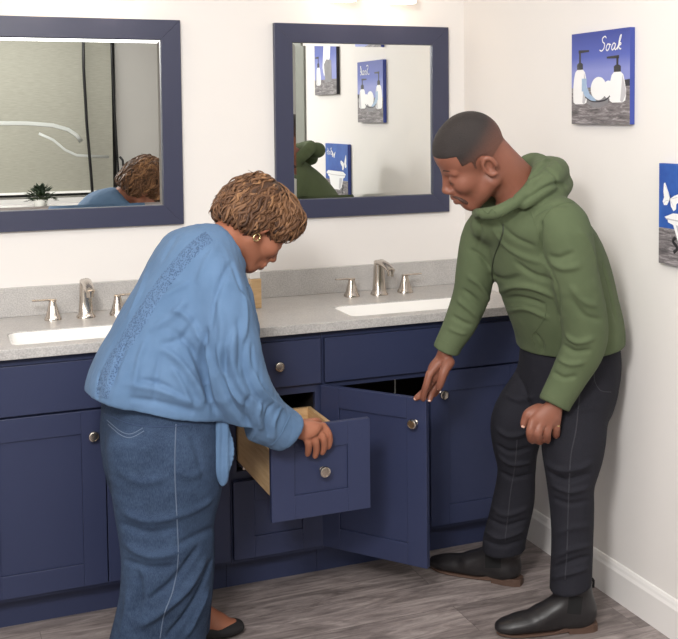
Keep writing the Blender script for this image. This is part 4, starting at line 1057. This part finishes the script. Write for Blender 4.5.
# left hand hanging, dorsal side out, fingers half curled
Wl = A(554, 404, -1.21)
KL = [A(532.5, 422, -1.222), A(540.5, 424.5, -1.228), A(548.5, 423.5, -1.226), A(556, 420, -1.218)]
for kp in KL: f.seg(Wl+(kp-Wl)*.1, kp, (.014, .018), (.0115, .0125), .012, (.9, .4, .1))
f.ell((Wl+KL[1]+KL[2])/3, (.038, .036, .016), np.array([nrm(KL[1]-Wl), nrm(np.cross([-.2, -.95, 0], KL[1]-Wl)), nrm([-.2, -.95, .0])]), .012)
FL = [[KL[0], A(530, 432, -1.225), A(531, 439, -1.205), A(533, 441, -1.185)], [KL[1], A(538, 433.5, -1.232), A(538.5, 440.5, -1.212), A(540.5, 442, -1.192)],
      [KL[2], A(547, 432.5, -1.230), A(547, 439, -1.212), A(548, 440.5, -1.192)], [KL[3], A(556, 428, -1.222), A(556, 434, -1.208), A(556, 435.5, -1.19)]]
for q in FL: finger(f, q, [.0115, .0108, .0098, .0080], .0035)
TL = [Wl+(KL[0]-Wl)*.35+np.array([-.012, .02, 0]), A(529, 413, -1.195), A(525.5, 420, -1.19), A(523.5, 425, -1.19)]
finger(f, TL, [.017, .013, .0110, .0085], .006)
# right hand, fingertips on the top edge of the open door
Wf = A(445, 354, -.862)
KR = [A(429.5, 374, -.868), A(433.5, 377, -.852), A(438.5, 377, -.838), A(443.5, 374, -.826)]
for kp in KR: f.seg(Wf+(kp-Wf)*.1, kp, (.014, .017), (.0105, .0125), .012, (.9, .4, .1))
f.ell((Wf+KR[1]+KR[2])/3+np.array([-.004, -.006, 0]), (.036, .034, .017), np.array([nrm(KR[1]-Wf), nrm(np.cross([-.5, -.85, 0], KR[1]-Wf)), nrm([-.5, -.85, .0])]), .012)
FR = [[KR[0], A(426.5, 384.5, -.874), A(424, 393, -.868), A(423.5, 399.5, -.858)], [KR[1], A(429, 386, -.846), A(421.5, 394, -.852), A(415.5, 398.5, -.846)],
      [KR[2], A(435, 387, -.838), A(431, 394.5, -.850), A(429.5, 400, -.856)], [KR[3], A(440, 384, -.82), A(437, 390, -.815), A(434, 395, -.815)]]
for q in FR: finger(f, q, [.0112, .0102, .0092, .0075], .0035)
TR = [Wf+np.array([.006, -.02, -.022]), A(444, 371, -.905), A(441.5, 380, -.91), A(438.8, 388, -.905)]
finger(f, TR, [.017, .0135, .0115, .0092], .006)
V, F = f.mesh(2); V, F = biggest(V, F)
mroot = npmesh('person', V, F, SKM, None, MORG); mroot.location = MORG
tag(mroot, 'man with short dark hair in green hoodie and black jeans holding the open cabinet door', 'person')
def mchild(name, V, F, mat): return npmesh(name, V, F, mat, mroot, MORG)

# hoodie
HOOD = clothmat('olive_green_fleece', srgb(88, 99, 72), srgb(81, 92, 66), 600, .9, .3, .02)
f = Field((.58, -1.41, .56), (1.268, -.70, 1.50), .0045)
f.chain([(A(569, 362, -1.02), (.188, .132)), (A(569, 345, -1.02), (.190, .136)), (A(567, 325, -1.02), (.195, .142)), (A(556, 285, -1.02), (.195, .150)), (A(543, 248, -1.02), (.195, .140)), (A(531, 222, -1.02), (.150, .105)), (A(521, 202, -1.02), (.10, .075))], .02, LM)
h1, h2 = A(515, 364, -1.10), A(624, 343, -1.14); f.plane(h1, nrm(np.array([h2[2]-h1[2], 0, -(h2[0]-h1[0])])), .005)
f.chain([(A(545, 217, -1.09), .068), (A(563, 228, -1.18), .076), (A(573, 270, -1.215), .068), (A(584, 318, -1.235), .064), (A(584, 345, -1.235), .062), (A(571, 372, -1.225), .054), (A(557, 398, -1.212), (.050, .046)), (A(553, 408, -1.21), (.047, .043))], .018, (.8, .5, .2))
f.chain([(A(506, 215, -.92), .07), (A(486, 235, -.87), .070), (A(476, 268, -.865), .060), (A(471, 295, -.862), .056), (A(461, 322, -.862), .050), (A(450, 342, -.862), (.043, .041)), (A(445, 354, -.862), (.042, .040))], .018, (.8, .5, .2))
f.seg(A(488, 225, -.95), A(540, 232, -1.12), (.06, .05), (.06, .05), .03, LM)
# collar and collapsed hood
f.chain([(A(482, 214, -1.07), .015), (A(497, 212, -1.11), .017), (A(514, 203, -1.125), .017), (A(530, 189, -1.12), .020), (A(540, 174, -1.08), .026), (A(541, 165, -1.0), .030), (A(528, 164, -.93), .028), (A(505, 185, -.92), .026), (A(484, 207, -.95), .017), (A(477, 213, -1.0), .015), (A(482, 214, -1.07), .015)], .010)
f.chain([(A(524, 205, -1.13), .015), (A(541, 190, -1.14), .028), (A(554, 176, -1.10), .034), (A(556, 170, -1.02), .038), (A(545, 168, -.95), .036)], .008)
f.chain([(A(540, 203, -1.12), .017), (A(556, 193, -1.12), .028), (A(563, 184, -1.05), .032)], .010)
# openings
f.plane(A(555, 405.5, -1.21), nrm(A(551, 412, -1.21)-A(558, 396, -1.21)), .004, lo=(.80, -1.3, .56), hi=(1.10, -1.15, .80))
f.plane(A(446, 350.5, -.862), nrm(A(443, 358, -.862)-A(450, 340, -.862)), .004, lo=(.6, -.95, .6), hi=(.85, -.75, .85))
f.seg(A(555, 404, -1.21), A(550, 418, -1.21), .036, .036, .003, op='s'); f.seg(A(446, 350, -.862), A(441, 362, -.862), .033, .033, .003, op='s')
f.chain([(A(524, 198, -1.02), (.064, .058)), (A(508, 188, -1.02), (.078, .070)), (A(488, 172, -1.02), (.09, .085))], .008, LM, op='s')
V, F = f.mesh(2); V, F = biggest(V, F)
V = V+vnormals(V, F)*(.0018*snoise(V, 23, 4, 20))[:, None]
V = folds(V, F, [
    ([(541, 222), (540, 240), (543, 258), (551, 272)], .006, -.012), ([(551, 272), (557, 290), (560, 318)], .006, -.008),
    ([(551, 262), (563, 268), (580, 266)], .009, .006), ([(549, 256), (560, 258), (575, 252)], .008, -.005),
    ([(470, 250), (480, 256), (490, 268)], .007, -.007), ([(468, 276), (480, 285), (489, 300)], .008, .007), ([(463, 290), (474, 298), (485, 308)], .007, -.007), ([(458, 300), (468, 308), (479, 318)], .007, .007), ([(452, 316), (462, 322), (472, 326)], .007, -.006), ([(448, 328), (458, 332), (466, 334)], .006, .005),
    ([(500, 292), (515, 286), (535, 288), (553, 296)], .009, .008), ([(498, 300), (520, 298), (545, 305)], .008, -.007), ([(505, 312), (525, 308), (548, 318)], .009, .006), ([(490, 275), (505, 280), (520, 276)], .009, -.006),
    ([(566, 335), (578, 342), (594, 338)], .008, .007), ([(563, 345), (575, 352), (590, 350)], .007, -.007), ([(558, 358), (570, 364), (584, 362)], .007, .006), ([(553, 372), (564, 378), (576, 376)], .006, -.006),
    ([(570, 285), (582, 300), (598, 306)], .009, .005), ([(572, 300), (585, 316), (602, 320)], .008, -.005), ([(602, 262), (610, 290), (616, 320)], .007, -.006),
    ([(524, 201), (540, 190), (555, 184), (566, 186)], .006, -.008), ([(510, 200), (527, 180), (545, 165)], .005, -.006), ([(535, 215), (549, 206), (566, 205)], .007, -.005),
    ([(478, 213), (480, 230), (478, 250)], .007, -.005), ([(492, 228), (505, 245), (522, 256), (540, 262)], .009, .005), ([(498, 222), (515, 238), (534, 246)], .008, -.005), ([(515, 262), (532, 274), (552, 280)], .009, -.006), ([(578, 228), (590, 245), (597, 268)], .009, .004), ([(546, 168), (556, 176), (560, 188)], .005, -.006), ([(528, 182), (540, 176), (548, 166)], .004, .005), ([(540, 162), (552, 160), (562, 168)], .005, .004), ([(536, 334), (542, 345), (540, 356)], .007, -.006)])
V = relax(V, F, .35)
mchild('hoodie', V, F, HOOD); TM = tree_of(V, F)
for nm, pts, r in (('zipper', [(503, 224), (503, 232), (499, 244), (494, 258), (492, 274), (495, 290), (501, 306)], .0026), ('seam', [(530, 212), (534, 222), (540, 238)], .0014), ('seam', [(541, 224), (548, 212), (560, 204), (574, 202)], .0014),
                   ('pocket_seam', [(546, 304), (545, 316), (539, 327), (532, 336), (535, 345)], .0016), ('pocket_seam', [(505, 308), (520, 306), (546, 304)], .0012), ('hem_seam', [(512, 352), (530, 360), (548, 364)], .0016)):
    seam(nm, TM, pts, r, HOOD if nm != 'zipper' else simple('dark_green_zipper', srgb(50, 57, 40), .6), mroot, MORG, .0006)
for pts in ([(541, 391), (552, 398), (563, 401), (573, 402)], [(434, 337), (444, 341), (453, 346), (460, 349)]): seam('cuff_seam', TM, pts, .0018, HOOD, mroot, MORG, -.0004)
seam('drawstring', TM, [(483, 209), (488, 213), (492, 209), (496, 213)], .0022, HOOD, mroot, MORG, .001)

# jeans
t = NT('black_denim'); co = t.coord(); n1 = t.noise(co, 7, 5, .6); n2 = t.noise(co, 700, 2)
t.col(t.mix(t.ramp(n2, [(.4, (0, 0, 0, 1)), (.6, (1, 1, 1, 1))]), t.ramp(n1, [(.3, srgb(21, 21, 27)), (.7, srgb(30, 30, 37))]), srgb(36, 36, 44))); t.set(Roughness=.85); t.bump(n2, .25, .001); t.b.inputs['Specular IOR Level'].default_value = .25; BD = t.m
f = Field((.78, -1.32, .05), (1.25, -.74, .92), .0045)
f.chain([(A(571, 332, -1.02), (.150, .120)), (A(570, 347, -1.02), (.168, .134)), (A(569, 370, -1.02), (.172, .140)), (A(566, 395, -1.03), (.165, .135))], .02, LM)
f.chain([(A(577, 385, -1.10), .102), (A(574, 420, -1.14), .098), (A(573, 452, -1.165), .090), (A(571, 484, -1.18), .070), (A(572, 510, -1.185), .064), (A(572, 545, -1.19), .060), (A(571, 575, -1.195), .060), (A(571, 592, -1.195), .062)], .02)
f.chain([(A(545, 385, -.96), .098), (A(520, 415, -.925), .085), (A(516, 440, -.91), .075), (A(517, 468, -.895), .060), (A(514, 500, -.87), .066), (A(508, 525, -.855), .066), (A(504, 545, -.845), .068), (A(507, 556, -.842), .066)], .02)
f.plane(A(571, 586, -1.195), (.22, 0, -1), .004, lo=(.8, -1.32, 0), hi=(1.2, -1.1, .3)); f.plane(A(506, 549, -.842), (.12, 0, -1), .004, lo=(.75, -1.0, 0), hi=(1.2, -.74, .35))
V, F = f.mesh(2); V, F = biggest(V, F)
V = V+vnormals(V, F)*(.002*snoise(V, 41, 4, 20))[:, None]
V = folds(V, F, [
    ([(545, 462), (560, 470), (580, 468), (592, 462)], .008, .008), ([(548, 472), (565, 480), (590, 474)], .007, -.008), ([(551, 484), (570, 492), (590, 486)], .007, .007), ([(553, 498), (570, 504), (590, 500)], .007, -.005),
    ([(553, 558), (570, 550), (590, 545)], .007, .007), ([(552, 568), (570, 562), (590, 556)], .006, -.008), ([(552, 578), (568, 574), (588, 568)], .006, .007), ([(556, 535), (572, 528), (590, 526)], .008, .004),
    ([(496, 428), (510, 436), (528, 432)], .008, .007), ([(497, 445), (510, 452), (530, 448)], .007, -.007), ([(499, 456), (512, 464), (530, 462)], .007, .007), ([(500, 472), (514, 478), (532, 474)], .007, -.006),
    ([(490, 505), (505, 515), (528, 508)], .008, .006), ([(488, 518), (505, 526), (526, 520)], .007, -.007), ([(484, 530), (500, 538), (524, 530)], .007, .008), ([(484, 540), (502, 546), (524, 540)], .006, -.007),
    ([(516, 372), (525, 390), (530, 410)], .009, -.005), ([(552, 400), (575, 410), (600, 404)], .010, .004), ([(506, 395), (520, 400), (535, 396)], .008, .006)])
V = relax(V, F, .35)
mchild('jeans', V, F, BD); TK = tree_of(V, F)
BST = simple('black_denim_stitching', srgb(48, 48, 55), .8)
seam('side_seam', TK, [(583, 368), (579, 400), (576, 430), (571, 455), (569, 485), (568, 515), (567, 550), (565, 580)], .0017, BST, mroot, MORG)
seam('side_seam', TK, [(517, 440), (515, 465), (511, 490), (508, 515), (505, 540)], .0015, BST, mroot, MORG)
seam('pocket_stitching', TK, [(597, 362), (594, 378), (600, 390), (611, 392)], .0014, BST, mroot, MORG)
NLM = simple('pale_fingernail', srgb(214, 170, 150), .25)
def mnail(*a): bm = bmesh.new(); nail(bm, *a); rel(bm_obj('fingernail', bm, NLM, mroot, True), MORG)
for q, n, w in ((TR, (-.1, -.98, .1), .013), (TL, (-.5, -.85, .1), .010)): d = q[3]-q[2]; mnail(q[3]+nrm(n)*.0082-nrm(d)*.0005, d, n, .014, w)
for q in FL: mnail(q[2]*.4+q[3]*.6+nrm([0, -.75, -.75])*.0078, np.array([0, .35, -1]), (0, -.75, -.75), .009, .009)
for q in FR[:3]: d = q[3]-q[2]; mnail(q[3]+nrm([-.4, -.85, .3])*.0068, d, (-.4, -.85, .3), .010, .009)
bm = bmesh.new(); q = FL[3]; c = q[1]*.72+q[0]*.28; d = nrm(q[1]-q[0]); uu = nrm(np.cross(d, [0, 1, 0])); vv = np.cross(d, uu)
tube(bm, [Vector(c+uu*.0122*math.cos(a)+vv*.0122*math.sin(a)) for a in np.linspace(0, 2*PI, 25)], .0023, 8); rel(bm_obj('ring', bm, MT['gold'], mroot, True), MORG)['label'] = 'gold ring on the left hand'
DHAIR = simple('cropped_black_hair', srgb(34, 27, 25), .65)
brows_lips(hm, mroot, MORG, DHAIR, simple('brown_lips', srgb(132, 84, 74), .45))
# cropped hair: a close cap that thins to bare skin at the sides and nape
f = Field(tuple(hm.c-.17), tuple(hm.c+.17), .0032); Fh = hm.F; s_ = hm.sc
def E(c, r, k=.012, op='u', g=.0): f.ell(hm.p(*c), [(v+g)*s_ for v in r], Fh, k*s_, op)
G_ = .0014
E((-.006, 0, .038), (.089, .075, .086), g=G_); E((.035, 0, .038), (.056, .062, .062), .02, g=G_)
f.chain([(hm.p(-.048, 0, -.02), .048), (hm.p(-.050, 0, -.05), .050)], .02)
f.cut((hm.p(.090, 0, .062), hm.F[0]*.19-hm.F[2]*.98), (hm.p(.046, 0, 0), hm.F[0])); f.cut((hm.p(.020, 0, 0), hm.F[0]), (hm.p(0, 0, .022), -hm.F[2]))
f.plane(hm.p(.0, 0, -.060), -hm.F[2]-hm.F[0]*.1, .004)

for y in (-1, 1): E((-.006, y*.085, -.012), (.026, .03, .036), .004, 's')
V, F = f.mesh(2); V, F = biggest(V, F)
t = NT('faded_cropped_hair'); co = t.coord(); at_ = t.n('Attribute', attribute_name='lock'); nz = t.noise(co, 520, 2, .6); nb = t.noise(co, 30, 3)
mth = t.n('Math', operation='MULTIPLY_ADD'); t.l(nz, mth.inputs[0]); mth.inputs[1].default_value = .5; t.l(at_.outputs['Fac'], mth.inputs[2])
fac = t.ramp(mth.outputs[0], [(.30, (0, 0, 0, 1)), (.95, (1, 1, 1, 1))])
t.col(t.mix(fac, srgb(126, 82, 66), t.mix(nb, srgb(27, 21, 20), srgb(42, 33, 30)))); t.set(Roughness=.6); t.bump(t.noise(co, 330, 3, .7), 1.0, .003)
hr = mchild('hair', V, F, t.m); lc = ((V-hm.c)@hm.F.T)/s_
fade = np.clip((lc[:, 2]+.35*np.clip(lc[:, 0], -.1, .1)+.035)/.135, 0, 1); fade = np.where(lc[:, 0] > .03, np.maximum(fade, np.clip((lc[:, 2]-.04)/.02, 0, 1)), fade)
aa = hr.data.attributes.new('lock', 'FLOAT', 'POINT'); aa.data.foreach_set('value', fade.astype(np.float32))
# short beard around mouth and chin
t = NT('short_beard'); co = t.coord(); nz = t.noise(co, 480, 2, .6); t.col(t.mix(t.ramp(nz, [(.40, (0, 0, 0, 1)), (.62, (1, 1, 1, 1))]), srgb(40, 28, 25), srgb(92, 60, 48))); t.set(Roughness=.7); BEARD = t.m
f = Field(tuple(hm.p(.07, 0, -.09)-.08), tuple(hm.p(.07, 0, -.09)+.08), .0028)
E((.070, 0, -.104), (.021, .021, .018), .02, g=.0018); E((.082, 0, -.076), (.014, .024, .020), .012, g=.001)
for y in (-1, 1):
    f.chain([(hm.p(.1005, y*.002, -.0585), .0036), (hm.p(.0965, y*.016, -.061), .0036), (hm.p(.088, y*.027, -.072), .0036), (hm.p(.080, y*.027, -.088), .005)], .004)
f.ell(hm.p(.108, 0, -.0725), (.018*s_, .022*s_, .0115*s_), Fh, .003, 's')
V, F = f.mesh(2); mchild('beard', V, F, BEARD)

# ankle boots: leather upper, elastic side panel, brown sole
LEA = simple('black_leather', srgb(34, 32, 34), .42, nscale=14, var=.25, bump=.12, bscale=260, spec=.5); SOLE = simple('brown_leather_sole', srgb(88, 66, 55), .6, nscale=30, var=.2); ELA = simple('black_elastic', srgb(18, 18, 20), .9, bump=.4, bscale=700)
def boot(toe, heel, ankle):
    toe = np.array([toe[0], toe[1], 0.]); heel = np.array([heel[0], heel[1], 0.]); d = nrm(toe-heel); l = np.array([-d[1], d[0], 0]); Ln = np.linalg.norm(toe-heel)
    def P(x, y, z): return heel+d*x*Ln+l*y+np.array([0, 0, z])
    lo = np.minimum(toe, heel)-.08; hi = np.maximum(toe, heel)+.08
    an = np.array([ankle[0], ankle[1], ankle[2]])
    f = Field((lo[0], lo[1], 0), (hi[0], hi[1], .24), .0032)
    f.chain([(P(.14, 0, .055), (.034, .042)), (P(.30, 0, .048), (.033, .036)), (P(.50, 0, .040), (.037, .036)), (P(.72, 0, .034), (.042, .028)), (P(.88, 0, .028), (.036, .022)), (P(.965, 0, .024), (.024, .016))], .012, l)
    f.chain([(P(.20, 0, .050), (.036, .052)), (P(.21, 0, .09), (.036, .052)), (an, (.042, .056))], .03, l)
    f.seg(P(.30, 0, .095), P(.55, 0, .060), (.034, .024), (.034, .018), .03, l)
    f.plane((0, 0, .009), (0, 0, -1), .003); f.plane((0, 0, an[2]), (0, 0, 1), .004)
    V, F = f.mesh(2); V, F = biggest(V, F); V = V+vnormals(V, F)*(.0008*snoise(V, 7, 3, 50))[:, None]
    b = mchild('boot', V, F, LEA); T = tree_of(V, F)
    # sole outline follows the upper
    bm = bmesh.new(); prof = [(0, .0), (.004, .022), (.05, .034), (.15, .039), (.30, .036), (.45, .037), (.62, .044), (.76, .0475), (.87, .042), (.94, .030), (.985, .014), (1.0, 0)]
    prof = [(x, w*.82) for x, w in prof]; ring = [(x, w) for x, w in prof]+[(x, -w) for x, w in prof[-2:0:-1]]
    lv = [(.016, -.01), (.018, -.006), (.0235, -.008)]; rows = []
    for z, e in lv: rows.append([bm.verts.new(P(x, w*(1+e*8), z+.0015*abs(x-.5))-MORG) for x, w in ring])
    for a, c in zip(rows, rows[1:]):
        for i in range(len(ring)): j = (i+1) % len(ring); bm.faces.new((a[i], a[j], c[j], c[i]))
    bm.faces.new(rows[0][::-1]); bm.faces.new(rows[-1])
    hr_ = [(x, w) for x, w in ring if x <= .30]; hr_ = sorted([q for q in hr_ if q[1] >= 0])+sorted([q for q in hr_ if q[1] < 0], reverse=True)
    r0_ = [bm.verts.new(P(x, w*.97, .0)-MORG) for x, w in hr_]; r1_ = [bm.verts.new(P(x, w*.99, .0175)-MORG) for x, w in hr_]
    for i in range(len(hr_)): j = (i+1) % len(hr_); bm.faces.new((r0_[i], r0_[j], r1_[j], r1_[i]))
    bm.faces.new(r0_[::-1]); bm.faces.new(r1_)
    so = bm_obj('sole', bm, SOLE, None); so.parent = b
    # front part of the sole dips to the floor
    for v in so.data.vertices:
        w = Vector(v.co)+Vector(MORG); x = (np.array(w)-heel)@d/Ln
        if x > .33: v.co.z -= .0145*min(1, (x-.33)/.10)*(1-.15*max(0, (x-.85)/.15))
    return b, T
FARB = boot((.830, -.602), (1.046, -.852), A(508, 542, -.845)); NEARB = boot((.802, -1.124), (1.098, -1.208), A(572, 578, -1.195))
ribbon('elastic_panel', FARB[1], [(493, 551), (493, 559), (493, 568)], 8, ELA, FARB[0], MORG, .001); ribbon('elastic_panel', NEARB[1], [(576, 596), (575, 604), (574, 614)], 7, ELA, NEARB[0], MORG, .001)

for B, x, y, Y in ((FARB[0], 519, 547, -.85), (NEARB[0], 590, 583, -1.20)):
    p = A(x, y, Y); bm = bmesh.new(); tube(bm, [p+[-.006, 0, -.012], p+[.002, 0, .008], p+[.008, 0, .012], p+[.013, 0, .004], p+[.012, 0, -.016]], .0045, 8, .5, (0, 1, 0)); rel(bm_obj('pull_tab', bm, ELA, B, True), MORG)
